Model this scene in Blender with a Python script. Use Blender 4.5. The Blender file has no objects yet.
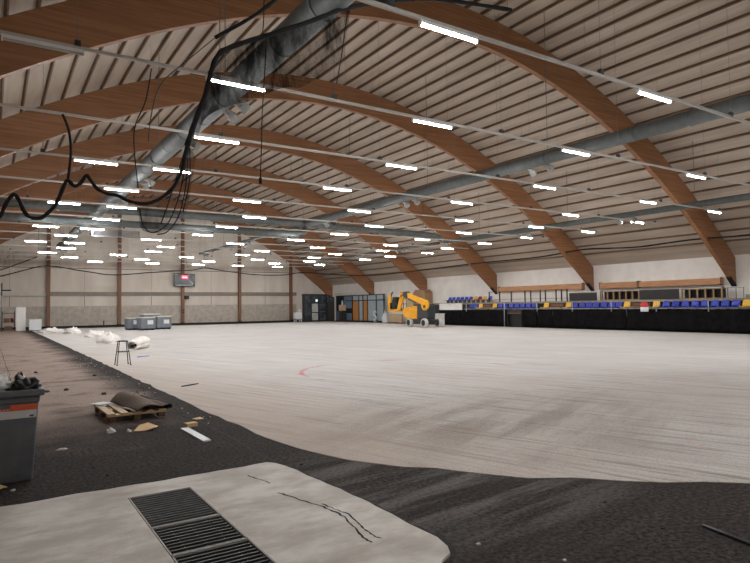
import bpy, bmesh, math, random
from mathutils import Vector, Matrix, noise
random.seed(7)
SC = bpy.context.scene
COL = SC.collection
PI = math.pi

# ------------------------------------------------------------------ helpers
class B:
    """collects simple shapes and links them as one mesh object"""
    def __init__(self):
        self.bm = bmesh.new()
    def _face(self, vs, mi, smooth=False):
        try:
            f = self.bm.faces.new(vs)
        except ValueError:
            return
        f.material_index = mi
        f.smooth = smooth
    def box(self, x0, x1, y0, y1, z0, z1, mi=0, M=None):
        co = [(x, y, z) for z in (z0, z1) for y in (y0, y1) for x in (x0, x1)]
        v = [self.bm.verts.new((M @ Vector(c)) if M else c) for c in co]
        for q in ((0, 2, 3, 1), (4, 5, 7, 6), (0, 1, 5, 4), (2, 6, 7, 3), (0, 4, 6, 2), (1, 3, 7, 5)):
            self._face([v[i] for i in q], mi)
        return self
    def bar(self, p, q, w, h=None, mi=0):
        p, q = Vector(p), Vector(q)
        h = h or w
        d = q - p
        t = d.normalized()
        up = Vector((0, 0, 1)) if abs(t.z) < .95 else Vector((0, 1, 0))
        s = t.cross(up).normalized()
        u = s.cross(t)
        v = []
        for c in (p, q):
            for a, b in ((-1, -1), (1, -1), (1, 1), (-1, 1)):
                v.append(self.bm.verts.new(c + s * a * w / 2 + u * b * h / 2))
        for i in range(4):
            j = (i + 1) % 4
            self._face([v[i], v[j], v[4 + j], v[4 + i]], mi)
        self._face([v[3], v[2], v[1], v[0]], mi)
        self._face(v[4:], mi)
        return self
    def tube(self, pts, r, n=10, mi=0, smooth=True, cap=True):
        pts = [Vector(p) for p in pts]
        rs = r if isinstance(r, (list, tuple)) else [r] * len(pts)
        rings = []
        ref = None
        for i, p in enumerate(pts):
            t = (pts[min(i + 1, len(pts) - 1)] - pts[max(i - 1, 0)]).normalized()
            if ref is None:
                a = Vector((0, 0, 1)) if abs(t.z) < .9 else Vector((1, 0, 0))
                ref = t.cross(a).normalized()
            ref = (ref - t * ref.dot(t)).normalized()
            w = t.cross(ref)
            rings.append([self.bm.verts.new(p + (ref * math.cos(2 * PI * k / n) + w * math.sin(2 * PI * k / n)) * rs[i]) for k in range(n)])
        for a, b in zip(rings, rings[1:]):
            for k in range(n):
                self._face([a[k], a[(k + 1) % n], b[(k + 1) % n], b[k]], mi, smooth)
        if cap:
            self._face(rings[0][::-1], mi)
            self._face(rings[-1], mi)
        return self
    def prism(self, poly, y0, y1, mi=0, ax='y'):
        """poly in (x,z) run along y, or in (x,y) run along z, or (y,z) run along x"""
        def P(a, b, c):
            return (a, c, b) if ax == 'y' else (a, b, c) if ax == 'z' else (c, a, b)
        lo = [self.bm.verts.new(P(a, b, y0)) for a, b in poly]
        hi = [self.bm.verts.new(P(a, b, y1)) for a, b in poly]
        n = len(poly)
        self._face(lo, mi)
        self._face(hi[::-1], mi)
        for i in range(n):
            j = (i + 1) % n
            self._face([lo[i], hi[i], hi[j], lo[j]], mi)
        return self
    def lathe(self, prof, org=(0, 0, 0), axis='z', n=20, mi=0):
        rings = []
        org = Vector(org)
        for r, h in prof:
            ring = []
            for k in range(n):
                c, s = math.cos(2 * PI * k / n) * r, math.sin(2 * PI * k / n) * r
                d = (c, s, h) if axis == 'z' else (h, c, s) if axis == 'x' else (s, h, c)
                ring.append(self.bm.verts.new(org + Vector(d)))
            rings.append(ring)
        for a, b in zip(rings, rings[1:]):
            for k in range(n):
                self._face([a[k], a[(k + 1) % n], b[(k + 1) % n], b[k]], mi, True)
        self._face(rings[0][::-1], mi)
        self._face(rings[-1], mi)
        return self
    def grid(self, fn, nu, nv, mi=0, smooth=True):
        v = [[self.bm.verts.new(fn(i / nu, j / nv)) for j in range(nv + 1)] for i in range(nu + 1)]
        for i in range(nu):
            for j in range(nv):
                self._face([v[i][j], v[i + 1][j], v[i + 1][j + 1], v[i][j + 1]], mi, smooth)
        return self
    def build(self, name, mats, parent=None, loc=None, bevel=0, solid=0, sub=0, flip=True):
        if flip:
            bmesh.ops.recalc_face_normals(self.bm, faces=self.bm.faces)
        me = bpy.data.meshes.new(name)
        self.bm.to_mesh(me)
        self.bm.free()
        for m in (mats if isinstance(mats, (list, tuple)) else [mats]):
            me.materials.append(m)
        o = bpy.data.objects.new(name, me)
        COL.objects.link(o)
        if parent:
            o.parent = parent
        if loc:
            o.location = loc
        if solid:
            md = o.modifiers.new('thickness', 'SOLIDIFY'); md.thickness = solid; md.offset = 0
        if sub:
            md = o.modifiers.new('smooth', 'SUBSURF'); md.levels = sub; md.render_levels = sub
        if bevel:
            md = o.modifiers.new('bevel', 'BEVEL'); md.width = bevel; md.segments = 2; md.limit_method = 'ANGLE'
        return o

def tag(o, label, cat, group=None):
    o['label'] = label
    o['category'] = cat
    if group:
        o['group'] = group
    return o

def thing(name, label, cat, loc=(0, 0, 0), rz=0, group=None):
    o = bpy.data.objects.new(name, None)
    COL.objects.link(o)
    o.location = loc
    o.rotation_euler = (0, 0, rz)
    o.empty_display_size = .2
    return tag(o, label, cat, group)

def struct(o):
    o['kind'] = 'structure'
    return o

def dup(root, loc, rz=None, label=None, group=None):
    r = root.copy(); COL.objects.link(r); r.location = loc
    if rz is not None:
        r.rotation_euler = (0, 0, rz)
    if label: r['label'] = label
    if group: r['group'] = group
    for ch in list(root.children):
        c = ch.copy(); COL.objects.link(c); c.parent = r
        for g in list(ch.children):
            d = g.copy(); COL.objects.link(d); d.parent = c
    return r

ORD = ['zeroth', 'first', 'second', 'third', 'fourth', 'fifth', 'sixth', 'seventh', 'eighth', 'ninth', 'tenth', 'eleventh',
       'twelfth', 'thirteenth', 'fourteenth', 'fifteenth', 'sixteenth', 'seventeenth', 'eighteenth', 'nineteenth', 'twentieth',
       'twenty-first', 'twenty-second', 'twenty-third', 'twenty-fourth', 'twenty-fifth', 'twenty-sixth']

# ------------------------------------------------------------------ materials
def s2l(c):
    return tuple(((v / 255) / 12.92 if v / 255 <= .04045 else ((v / 255 + .055) / 1.055) ** 2.4) for v in c)

class N:
    """small shader-node helper"""
    def __init__(self, name):
        self.m = bpy.data.materials.new(name)
        self.m.use_nodes = True
        self.t = self.m.node_tree
        self.t.nodes.clear()
        self.out = self.t.nodes.new('ShaderNodeOutputMaterial')
        self.tc = self.t.nodes.new('ShaderNodeTexCoord').outputs['Object']
    def link(self, a, b):
        self.t.links.new(a, b)
    def setin(self, node, i, v):
        if v is None: return
        if hasattr(v, 'links') or isinstance(v, bpy.types.NodeSocket):
            self.link(v, node.inputs[i])
        else:
            node.inputs[i].default_value = v
    def scale(self, s, v=None, rot=0):
        n = self.t.nodes.new('ShaderNodeMapping')
        n.inputs['Scale'].default_value = s
        n.inputs['Rotation'].default_value = (0, 0, rot)
        self.link(v or self.tc, n.inputs['Vector'])
        return n.outputs[0]
    def dirscale(self, ang, across, along):
        # ang: direction of the streaks, measured from +Y towards -X
        n = self.t.nodes.new('ShaderNodeMapping')
        n.inputs['Rotation'].default_value = (0, 0, -ang)
        self.link(self.tc, n.inputs['Vector'])
        return self.scale((across, along, 1), n.outputs[0])
    def noise(self, sc, det=4, rough=.55, v=None, dist=0):
        n = self.t.nodes.new('ShaderNodeTexNoise')
        n.inputs['Scale'].default_value = sc
        n.inputs['Detail'].default_value = det
        n.inputs['Roughness'].default_value = rough
        n.inputs['Distortion'].default_value = dist
        self.link(v or self.tc, n.inputs['Vector'])
        return n.outputs['Fac']
    def ramp(self, f, a, b, ca=0.0, cb=1.0):
        n = self.t.nodes.new('ShaderNodeMapRange')
        n.interpolation_type = 'SMOOTHSTEP'
        self.setin(n, 0, f)
        n.inputs[1].default_value = a; n.inputs[2].default_value = b
        n.inputs[3].default_value = ca; n.inputs[4].default_value = cb
        return n.outputs[0]
    def math(self, op, a, b=None, c=None):
        n = self.t.nodes.new('ShaderNodeMath'); n.operation = op
        self.setin(n, 0, a); self.setin(n, 1, b); self.setin(n, 2, c)
        return n.outputs[0]
    def mix(self, f, a, b):
        n = self.t.nodes.new('ShaderNodeMix'); n.data_type = 'RGBA'
        self.setin(n, 0, f)
        for i, c in ((6, a), (7, b)):
            if isinstance(c, tuple): c = (*c[:3], 1)
            self.setin(n, i, c)
        return n.outputs[2]
    def xyz(self):
        n = self.t.nodes.new('ShaderNodeSeparateXYZ')
        self.link(self.tc, n.inputs[0])
        return n.outputs
    def dist(self, p, sx=1, sy=1):
        x, y, z = self.xyz()
        a = self.math('MULTIPLY', self.math('SUBTRACT', x, p[0]), sx)
        b = self.math('MULTIPLY', self.math('SUBTRACT', y, p[1]), sy)
        return self.math('SQRT', self.math('ADD', self.math('MULTIPLY', a, a), self.math('MULTIPLY', b, b)))
    def bsdf(self, col, rough=.6, metal=0, bump=None, bstr=.3, bdist=.02, spec=None):
        p = self.t.nodes.new('ShaderNodeBsdfPrincipled')
        if isinstance(col, tuple): col = (*col[:3], 1)
        self.setin(p, 'Base Color', col)
        self.setin(p, 'Roughness', rough)
        p.inputs['Metallic'].default_value = metal
        if spec is not None: p.inputs['Specular IOR Level'].default_value = spec
        if bump is not None:
            b = self.t.nodes.new('ShaderNodeBump')
            b.inputs['Strength'].default_value = bstr
            b.inputs['Distance'].default_value = bdist
            self.link(bump, b.inputs['Height'])
            self.link(b.outputs[0], p.inputs['Normal'])
        self.link(p.outputs[0], self.out.inputs[0])
        return self.m

def mottle(name, c, var=.18, sc=6, rough=.6, metal=0, stretch=(1, 1, 1), bump=0, spec=None):
    n = N(name)
    c = s2l(c)
    f = n.noise(sc, 5, .6, n.scale(stretch))
    col = n.mix(n.ramp(f, .3, .7), tuple(v * (1 - var) for v in c), tuple(min(1, v * (1 + var)) for v in c))
    return n.bsdf(col, rough, metal, f if bump else None, bump, spec=spec)

def emit(name, c, s):
    n = N(name)
    e = n.t.nodes.new('ShaderNodeEmission')
    e.inputs[0].default_value = (*c, 1); e.inputs[1].default_value = s
    n.link(e.outputs[0], n.out.inputs[0])
    return n.m

LAMP = 290.0
M = {}
# --- asphalt floor
n = N('asphalt')
fine = n.noise(24, 5, .75)
mid = n.noise(1.3, 6, .65)
streak = n.noise(1.0, 6, .65, n.scale((.8, 1.5, 1)))
x, y, z = n.xyz()
# dusty worn strip beside the pad, away from the gate
far = n.ramp(n.math('ADD', y, n.math('MULTIPLY', n.noise(.7, 4), 5.0)), 10.6, 15.5)
strip = n.ramp(n.math('ADD', x, n.math('MULTIPLY', n.noise(.5, 4), 1.4)), 3.5, 2.6)
dust = n.math('MULTIPLY', n.math('MULTIPLY', far, strip), n.ramp(n.math('ADD', streak, n.math('MULTIPLY', mid, .5)), .5, .78, .35, 1))
col = n.mix(n.ramp(fine, .34, .68), s2l((27, 24, 23)), s2l((80, 73, 69)))
col = n.mix(n.ramp(mid, .35, .7, 0, .5), col, s2l((46, 42, 40)))
gd = n.ramp(n.noise(1.0, 5, .65, n.dirscale(math.radians(-83), 3.6, .32)), .40, .64, .0, .8)
nearpad = n.math('MULTIPLY', gd, n.ramp(n.dist((3.7, 4.7), .8, 1), 2.2, .7))
col = n.mix(n.math('MULTIPLY', nearpad, n.ramp(fine, .2, .7, .3, 1)), col, s2l((118, 113, 109)))
col = n.mix(n.math('MULTIPLY', n.math('MULTIPLY', dust, n.ramp(fine, .3, .62, .55, 1)), .95), col, s2l((176, 157, 145)))
speck = n.ramp(n.noise(16, 2, .5), .74, .8, 0, .35)
col = n.mix(speck, col, s2l((120, 112, 105)))
M['asphalt'] = n.bsdf(col, .95, 0, n.math('ADD', fine, n.math('MULTIPLY', mid, .6)), .6, .02, spec=.08)
# --- white insulated rink pad
n = N('pad')
ln = n.noise(1.0, 5, .7, n.dirscale(math.radians(17), 13, .16))
ln2 = n.noise(1.0, 3, .6, n.dirscale(math.radians(17), 4.5, .14))
big = n.noise(.35, 5, .6)
gr = n.noise(30, 3, .7)
col = n.mix(n.ramp(ln, .35, .65), s2l((184, 180, 176)), s2l((214, 210, 206)))
col = n.mix(n.ramp(big, .42, .7, 0, .45), col, s2l((186, 177, 168)))
col = n.mix(n.ramp(ln2, .56, .72, 0, .38), col, s2l((158, 148, 140)))
ey = n.dist((6.6, 6.6), .6, 1.0)
d1 = n.math('ADD', ey, n.math('MULTIPLY', n.math('SUBTRACT', n.noise(.8, 6, .7), .5), 3.0))
stain = n.math('MULTIPLY', n.ramp(d1, 3.1, .5), n.ramp(n.noise(.8, 5, .65, n.dirscale(math.radians(-68), 1.7, .3)), .40, .6, .22, 1))
col = n.mix(n.math('MULTIPLY', n.math('MULTIPLY', stain, n.ramp(gr, .32, .6, .6, 1)), .95), col, s2l((104, 98, 94)))
d2 = n.math('ADD', n.dist((11.5, 6.5), .5, 1), n.math('MULTIPLY', n.noise(.6, 5, .7), 4.0))
col = n.mix(n.ramp(d2, 6.5, 2.0, 0, .5), col, s2l((140, 130, 126)))
nearf = n.ramp(n.dist((6.5, 4.5), .8, 1), 13, 3)
ln3 = n.noise(1.0, 4, .7, n.dirscale(math.radians(17), 9, .35))
col = n.mix(n.math('MULTIPLY', nearf, .42), col, s2l((158, 147, 138)))
col = n.mix(n.math('MULTIPLY', n.ramp(ln3, .54, .64, 0, .75), n.math('ADD', n.math('MULTIPLY', nearf, .75), .2)), col, s2l((122, 110, 101)))
col = n.mix(n.math('MULTIPLY', n.ramp(gr, .5, .68, 0, .5), nearf), col, s2l((128, 117, 108)))
# brownish scuffed rim at the pad's left and near edge
x, y, z = n.xyz()
rim = n.math('MULTIPLY', n.ramp(n.math('ADD', x, n.math('MULTIPLY', n.noise(1.1, 5), 2.6)), 8.0, 3.8), n.ramp(y, 40, 12))
col = n.mix(n.math('MULTIPLY', rim, .6), col, s2l((184, 167, 153)))
# faint red line of the face-off circle left in the paint
rc = n.dist((9.6, 13.05))
ring = n.math('MULTIPLY', n.ramp(n.math('ABSOLUTE', n.math('SUBTRACT', rc, 2.95)), .10, .03), n.ramp(n.noise(.9, 4), .47, .58, 0, .75))
ring = n.math('MULTIPLY', ring, n.ramp(y, 11.5, 13.2))
col = n.mix(ring, col, s2l((196, 92, 92)))
col = n.mix(n.ramp(n.noise(1.6, 5, .65), .66, .74, 0, .4), col, s2l((190, 110, 110)))
col = n.mix(n.ramp(gr, .7, .8, 0, .3), col, s2l((120, 110, 104)))
M['pad'] = n.bsdf(col, .9, 0, n.math('ADD', gr, n.math('MULTIPLY', ln, 1.5)), .35, .02, spec=.1)
# --- concrete slab
n = N('slab')
a = n.noise(1.6, 6, .65, n.scale((1, 1.5, 1)))
b = n.noise(40, 3, .7)
c = n.noise(.9, 5, .6, n.scale((1.2, 3, 1), rot=.4))
col = n.mix(n.ramp(a, .35, .68), s2l((178, 170, 160)), s2l((212, 206, 197)))
col = n.mix(n.ramp(c, .52, .7, 0, .6), col, s2l((166, 152, 138)))
col = n.mix(n.ramp(b, .62, .8, 0, .35), col, s2l((112, 104, 96)))
M['slab'] = n.bsdf(col, .85, 0, n.math('ADD', a, b), .3, .01)
M['crack'] = mottle('crack', (34, 31, 29), .2, 8, .95)
# --- glulam
n = N('glulam')
v = n.scale((.25, 1, 1.0))
g = n.noise(1.4, 6, .65, n.scale((.35, 2, 9)))
pl = n.noise(3, 3, .5, n.scale((.10, 1, 7)))
col = n.mix(n.ramp(g, .3, .7), s2l((134, 91, 60)), s2l((160, 113, 76)))
col = n.mix(n.ramp(pl, .45, .62, 0, .5), col, s2l((124, 83, 54)))
M['glulam'] = n.bsdf(col, .55, 0, g, .1, .01)
M['timber'] = mottle('timber', (196, 142, 100), .16, 3, .6, stretch=(1, .4, 4))
M['deck_wood'] = mottle('deck_wood', (150, 138, 120), .12, 3, .7, stretch=(1, .3, 3))
M['booth_wood'] = mottle('booth_wood', (158, 130, 92), .12, 4, .65)
M['shaded_block_wood'] = mottle('shaded_block_wood', (84, 64, 50), .2, 4, .8)  # wood darkened to paint in the shade under the pallet's top boards
M['pine'] = mottle('pine', (182, 150, 106), .14, 4, .65, stretch=(1, 1, 5))
M['post_wood'] = mottle('post_wood', (120, 82, 58), .18, 3, .6, stretch=(4, 4, .3))
# --- roof deck and purlins
n = N('roof_deck')
a = n.noise(.8, 5, .6, n.scale((2, .25, 1)))
w = n.noise(1.0, 2, .5, n.scale((9, .02, 1)))
col = n.mix(n.ramp(a, .3, .7), s2l((172, 157, 141)), s2l((194, 180, 164)))
col = n.mix(n.ramp(w, .5, .62, 0, .25), col, s2l((152, 137, 122)))
M['deck'] = n.bsdf(col, .7, 0)
M['purlin'] = mottle('purlin', (118, 96, 78), .15, 3, .7, stretch=(1, .2, 1))
# --- walls
n = N('cladding')
a = n.noise(.6, 4, .6, n.scale((1, 1, .25)))
bb = n.noise(5, 4, .6)
col = n.mix(n.ramp(a, .3, .7), s2l((196, 184, 170)), s2l((212, 202, 190)))
M['clad'] = n.bsdf(col, .75, 0, bb, .05, .01)
M['clad_white'] = mottle('clad_white', (238, 233, 226), .05, 1.2, .7)
M['concrete'] = mottle('concrete', (176, 166, 154), .14, 2.2, .85, bump=.1)
M['band'] = mottle('band', (128, 118, 106), .1, 2, .6)
M['band_light'] = mottle('band_light', (190, 184, 174), .06, 2, .5)
M['joint'] = mottle('joint', (120, 110, 100), .1, 3, .8)
M['wall_dark'] = mottle('wall_dark', (74, 64, 58), .1, 2, .8)
# --- metals, plastics
M['galv'] = mottle('galvanised', (92, 97, 96), .14, 5, .65, .05)
M['nozzle'] = mottle('nozzle_grey', (150, 150, 146), .15, 9, .5)
M['galv_light'] = mottle('galvanised_light', (176, 178, 178), .08, 5, .5, .2)
M['rail'] = mottle('rail_paint', (190, 186, 178), .06, 5, .5, .2)
M['white_paint'] = mottle('white_paint', (226, 224, 218), .05, 5, .5)
M['off_lens'] = mottle('dead_lens', (170, 166, 160), .06, 5, .4)
M['lamp'] = emit('lamp_lens', (.985, .99, 1.0), LAMP)
M['black'] = mottle('black_steel', (26, 26, 28), .2, 8, .5, .3)
M['black_rubber'] = mottle('black_rubber', (28, 27, 27), .2, 8, .85)
M['net'] = mottle('net_rope', (22, 21, 22), .25, 20, .95)
M['grey_rope'] = mottle('net_rope_grey', (78, 74, 70), .2, 20, .95)
M['steel'] = mottle('steel', (120, 120, 118), .1, 8, .4, .7)
M['dark_grey'] = mottle('dark_grey', (70, 72, 76), .12, 6, .55)
M['charcoal'] = mottle('charcoal', (50, 52, 56), .15, 6, .5)
M['yellow'] = mottle('yellow_paint', (240, 172, 26), .08, 4, .4)
M['orange'] = mottle('orange_paint', (232, 150, 30), .08, 4, .45)
M['tyre'] = mottle('non_marking_tyre', (208, 205, 198), .08, 8, .8)
M['hub'] = mottle('hub', (30, 30, 30), .1, 8, .6)
M['seat_blue'] = mottle('seat_blue', (36, 58, 178), .15, 8, .4)
M['seat_yellow'] = mottle('seat_yellow', (240, 190, 50), .08, 8, .4)
M['seat_red'] = mottle('seat_red', (150, 30, 60), .1, 8, .4)
M['curtain'] = mottle('black_cloth', (25, 24, 24), .3, 3, 1.0, bump=.2, spec=.05)
M['panel_black'] = mottle('panel_black', (44, 42, 42), .15, 4, .7)
M['bin'] = mottle('bin_plastic', (98, 100, 102), .12, 5, .55)
M['bin_label'] = mottle('bin_orange', (222, 96, 56), .08, 10, .5)
M['bin_white'] = mottle('bin_white', (206, 202, 200), .05, 10, .5)
M['bag'] = mottle('black_bag', (20, 20, 21), .3, 12, .35)
M['bag_white'] = mottle('white_bag', (205, 202, 196), .08, 12, .4)
M['tote'] = mottle('tote_grey', (118, 124, 132), .08, 4, .55)
M['tote_lid'] = mottle('tote_lid', (206, 202, 188), .06, 4, .6)
M['placard'] = mottle('placard', (220, 222, 222), .04, 4, .6)
M['fleece'] = mottle('white_fleece', (236, 231, 225), .08, 5, .9, bump=.4)
M['mat'] = mottle('brown_mat', (96, 82, 70), .16, 25, .95, bump=.3)
M['mat_under'] = mottle('mat_backing', (34, 31, 29), .2, 25, .95)
M['cardboard'] = mottle('cardboard', (206, 172, 124), .08, 5, .8)
M['kraft'] = mottle('kraft_board', (206, 178, 142), .08, 3, .8)
M['plywood'] = mottle('plywood', (158, 124, 94), .16, 9, .75)
M['door_orange'] = mottle('orange_door', (204, 136, 72), .08, 3, .5, stretch=(1, 1, .3))
M['door_dark'] = mottle('dark_door', (66, 58, 54), .12, 3, .6)
M['frame_dark'] = mottle('frame_dark', (40, 42, 44), .1, 4, .5)
M['panel_blue'] = mottle('panel_bluegrey', (172, 186, 194), .08, 3, .5)
M['panel_deep'] = mottle('panel_deep', (112, 132, 156), .1, 3, .5)
M['paper'] = mottle('paper', (214, 208, 202), .06, 9, .8)
M['blue_tape'] = mottle('blue_tape', (70, 96, 170), .1, 9, .6)
M['red'] = mottle('red_cloth', (206, 52, 56), .1, 9, .6)
M['film'] = mottle('plastic_film', (226, 228, 228), .05, 6, .3)
M['screen'] = mottle('screen_black', (26, 27, 30), .2, 6, .25)
M['grate'] = mottle('grate_steel', (62, 58, 55), .2, 9, .6, .4)
M['grate_dust'] = mottle('grate_dusty', (74, 70, 66), .15, 9, .9)
M['grate_frame'] = mottle('grate_frame', (128, 120, 108), .12, 9, .6, .2)
M['pit'] = mottle('pit', (16, 15, 14), .2, 4, .95)
M['red_led'] = emit('red_led', (1.0, .08, .13), 2.6)
M['pink_led'] = emit('pink_led', (1.0, .55, .6), 2.4)
M['exit_lit'] = emit('exit_lit', (.75, 1.0, .85), 1.2)
M['screen_text'] = emit('screen_lines', (.6, .62, .66), .8)
n = N('door_glass'); M['glass_dark'] = n.bsdf(n.mix(n.ramp(n.noise(1.3, 3), .35, .65), s2l((58, 64, 68)), s2l((92, 100, 106))), .15)
n = N('lit_doorway'); M['door_lit'] = n.bsdf(n.mix(n.ramp(n.noise(2, 3), .3, .7), s2l((190, 190, 184)), s2l((214, 214, 208))), .5)
def net_mat(name, rgb, dens, sc):
    n = N(name)
    br = n.t.nodes.new('ShaderNodeTexVoronoi'); br.feature = 'DISTANCE_TO_EDGE'
    br.inputs['Scale'].default_value = sc
    n.link(n.tc, br.inputs['Vector'])
    line = n.ramp(br.outputs[0], .04, .16, 1, 0)
    cloud = n.ramp(n.noise(1.5, 5, .65, n.scale((2.2, 1, .7))), .36, .66, dens * .12, dens * 1.25)
    a = n.math('MAXIMUM', n.math('MULTIPLY', line, dens * .8), cloud)
    d = n.t.nodes.new('ShaderNodeBsdfDiffuse'); d.inputs[0].default_value = (*s2l(rgb), 1)
    t = n.t.nodes.new('ShaderNodeBsdfTransparent')
    mx = n.t.nodes.new('ShaderNodeMixShader')
    n.link(n.math('MINIMUM', a, .95), mx.inputs[0]); n.link(t.outputs[0], mx.inputs[1]); n.link(d.outputs[0], mx.inputs[2])
    n.link(mx.outputs[0], n.out.inputs[0])
    return n.m
M['netting'] = net_mat('netting', (14, 14, 16), .72, 38)
M['netting_thin'] = net_mat('netting_thin', (16, 16, 18), .5, 38)
M['netting_grey'] = net_mat('netting_grey', (70, 66, 62), .32, 9)

# ------------------------------------------------------------------ the hall's section
XA, HALF = 15.0, 21.6
XL, XR = XA - HALF, XA + HALF
Y0H, Y1H = -2.2, 66.4
def zlow(x):
    d = x - XA
    return 12.42 - .02179 * d * d + 1.79e-6 * d ** 4
_tp = []
for i in range(-260, 261):
    xx = XA + i * .1
    sl = (zlow(xx + .01) - zlow(xx - .01)) / .02
    ln_ = math.hypot(1, sl)
    _tp.append((xx - sl / ln_ * 1.28, zlow(xx) + 1.28 / ln_))
def interp(tab, x):
    for (a, b), (c, d) in zip(tab, tab[1:]):
        if a <= x <= c:
            return b + (d - b) * (x - a) / (c - a)
    return tab[-1][1] if x > tab[-1][0] else tab[0][1]
def ztop(x): return interp(_tp, x)
def zdeck(x): return ztop(x) + .15
XS = [XL + (XR - XL) * i / 72 for i in range(73)]
LOWP = [(a, zlow(a)) for a in XS]
TOPP = [(a, ztop(a)) for a in XS]
DECK = [(a, zdeck(a)) for a in XS]

# floor: asphalt, white pad, concrete slab with a pit under the grates
b = B()
GX0, GX1, GY0, GY1 = 1.08, 1.65, 2.70, 5.86
SXR, SY1 = 2.75, 6.27
b.box(XL - .2, XR + .2, Y0H - .2, Y1H + .2, -.35, -.3)
def frame_xy(bb, X0, X1, Y0, Y1, hx0, hx1, hy0, hy1, z0, z1, mi=0):
    bb.box(X0, hx0, Y0, Y1, z0, z1, mi); bb.box(hx1, X1, Y0, Y1, z0, z1, mi)
    bb.box(hx0, hx1, Y0, hy0, z0, z1, mi); bb.box(hx0, hx1, hy1, Y1, z0, z1, mi)
frame_xy(b, XL - .2, XR + .2, Y0H - .2, Y1H + .2, GX0, GX1, GY0, GY1, -.3, 0)
def ribbon(bb, pts, w, z, mi, seed=0):
    rnd = random.Random(seed)
    pts = [Vector((p[0], p[1], z)) for p in pts]
    L = R = None
    for i, p in enumerate(pts):
        t = (pts[min(i + 1, len(pts) - 1)] - pts[max(i - 1, 0)]).normalized()
        s = Vector((-t.y, t.x, 0)) * w * rnd.uniform(.35, 1.0)
        l, r = bb.bm.verts.new(p + s), bb.bm.verts.new(p - s)
        if L: bb._face([L, R, r, l], mi)
        L, R = l, r
def wander(p, q, n, amp, seed):
    rnd = random.Random(seed)
    return [(p[0] + (q[0] - p[0]) * i / n + rnd.uniform(-amp, amp), p[1] + (q[1] - p[1]) * i / n + rnd.uniform(-amp, amp)) for i in range(n + 1)]
ribbon(b, wander((2.78, 11.2), (2.72, 6.3), 40, .025, 3), .028, .003, 1, 1)
ribbon(b, wander((.42, 34), (.5, 9), 50, .02, 5), .012, .003, 1, 2)
struct(b.build('floor', [M['asphalt'], M['crack']], flip=True))

pts = [(3.05, 62.4), (3.05, 50), (3.1, 30), (3.1, 14), (3.08, 10.3), (3.12, 8.6), (3.14, 7.55), (3.22, 6.66), (3.46, 5.89), (3.78, 5.32), (4.22, 4.72), (4.58, 4.25), (5.22, 3.62), (6.13, 2.9),
       (7.4, 2.1), (9.0, 1.4), (11.5, 1.0), (25, 1.0), (28.5, 1.8), (31.5, 4.2), (33.3, 7.5), (33.75, 11), (33.75, 62.4)]
b = B()
dense = []
for p, q in zip(pts, pts[1:] + pts[:1]):
    d = math.hypot(q[0] - p[0], q[1] - p[1]); k = max(1, int(d / .35)) if p[1] < 40 and p[0] < 13 else max(1, int(d / 4))
    for i in range(k):
        x_, y_ = p[0] + (q[0] - p[0]) * i / k, p[1] + (q[1] - p[1]) * i / k
        w_ = noise.noise(Vector((x_ * 1.7, y_ * 1.7, 0))) * .07
        dense.append((x_ + w_, y_ + w_))
b.prism(dense, 0.0, .006, 0, 'z')
struct(b.build('floor', M['pad']))

b = B()
edge = []
for i in range(61):
    t = i / 60
    edge.append((-5.5 + (SXR + 5.5) * t * 1.0, SY1 + .05 * noise.noise(Vector((t * 22, 0, 0)))))
edge = edge[:-1]
edge += [(2.68, 6.22)] + [(2.72 + .1 * min(1, (6.1 - yy) / 1.2) + .035 * noise.noise(Vector((0, yy * 3, 1))), yy) for yy in [6.05 - .12 * i for i in range(22)]]
edge += [(2.78, 3.36), (2.72, 3.26), (2.6, 3.2), (2.5, 3.1), (2.45, -1.0)]
# slab = ring around the pit, cut in four pieces that meet flush
left = [p for p in edge if p[0] < GX0] 
slab_z = .02
b.prism([(-5.5, -1.0)] + left + [(GX0, SY1), (GX0, -1.0)], 0, slab_z, 0, 'z')
midp = [p for p in edge if GX0 <= p[0] < GX1 and p[1] > 5]
b.prism([(GX0, GY1)] + [(GX0, SY1)] + midp + [(GX1, SY1), (GX1, GY1)], 0, slab_z, 0, 'z')
right = [p for p in edge if p[0] >= GX1]
b.prism([(GX1, -1.0), (GX1, SY1)] + right, 0, slab_z, 0, 'z')
b.prism([(GX0, -1.0), (GX0, GY0), (GX1, GY0), (GX1, -1.0)], 0, slab_z, 0, 'z')
main = [(2.28, 5.2), (2.33, 5.02), (2.36, 4.86), (2.43, 4.66), (2.45, 4.48), (2.47, 4.3), (2.43, 4.12), (2.39, 3.95), (2.36, 3.8), (2.37, 3.69)]
def jitter(p, k, s):
    o = []
    for (a, c), (d, e) in zip(p, p[1:]):
        for i in range(k):
            t = i / k
            o.append((a + (d - a) * t + noise.noise(Vector((a * 9 + t * 3, c * 9, s))) * .02, c + (e - c) * t + noise.noise(Vector((a * 7, c * 7 + t * 3, s + 5))) * .02))
    return o
ribbon(b, jitter(main, 4, 1), .013, slab_z + .002, 1, 11)
ribbon(b, jitter([(p[0] + .035 + .01 * i, p[1] + .03) for i, p in enumerate(main[3:])], 4, 2), .011, slab_z + .002, 1, 12)
ribbon(b, jitter([(2.25, 5.92), (2.3, 5.72), (2.32, 5.6), (2.33, 5.5)], 4, 3), .011, slab_z + .002, 1, 13)
ribbon(b, [(p[0] + .02, p[1]) for p in right if 3.2 < p[1] < 6.3], .045, .004, 1, 14)
struct(b.build('floor', [M['slab'], M['crack']]))
b = B()
b.box(GX0, GX1, GY0, GY1, -.30, -.29)
struct(b.build('floor', M['pit']))

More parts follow.
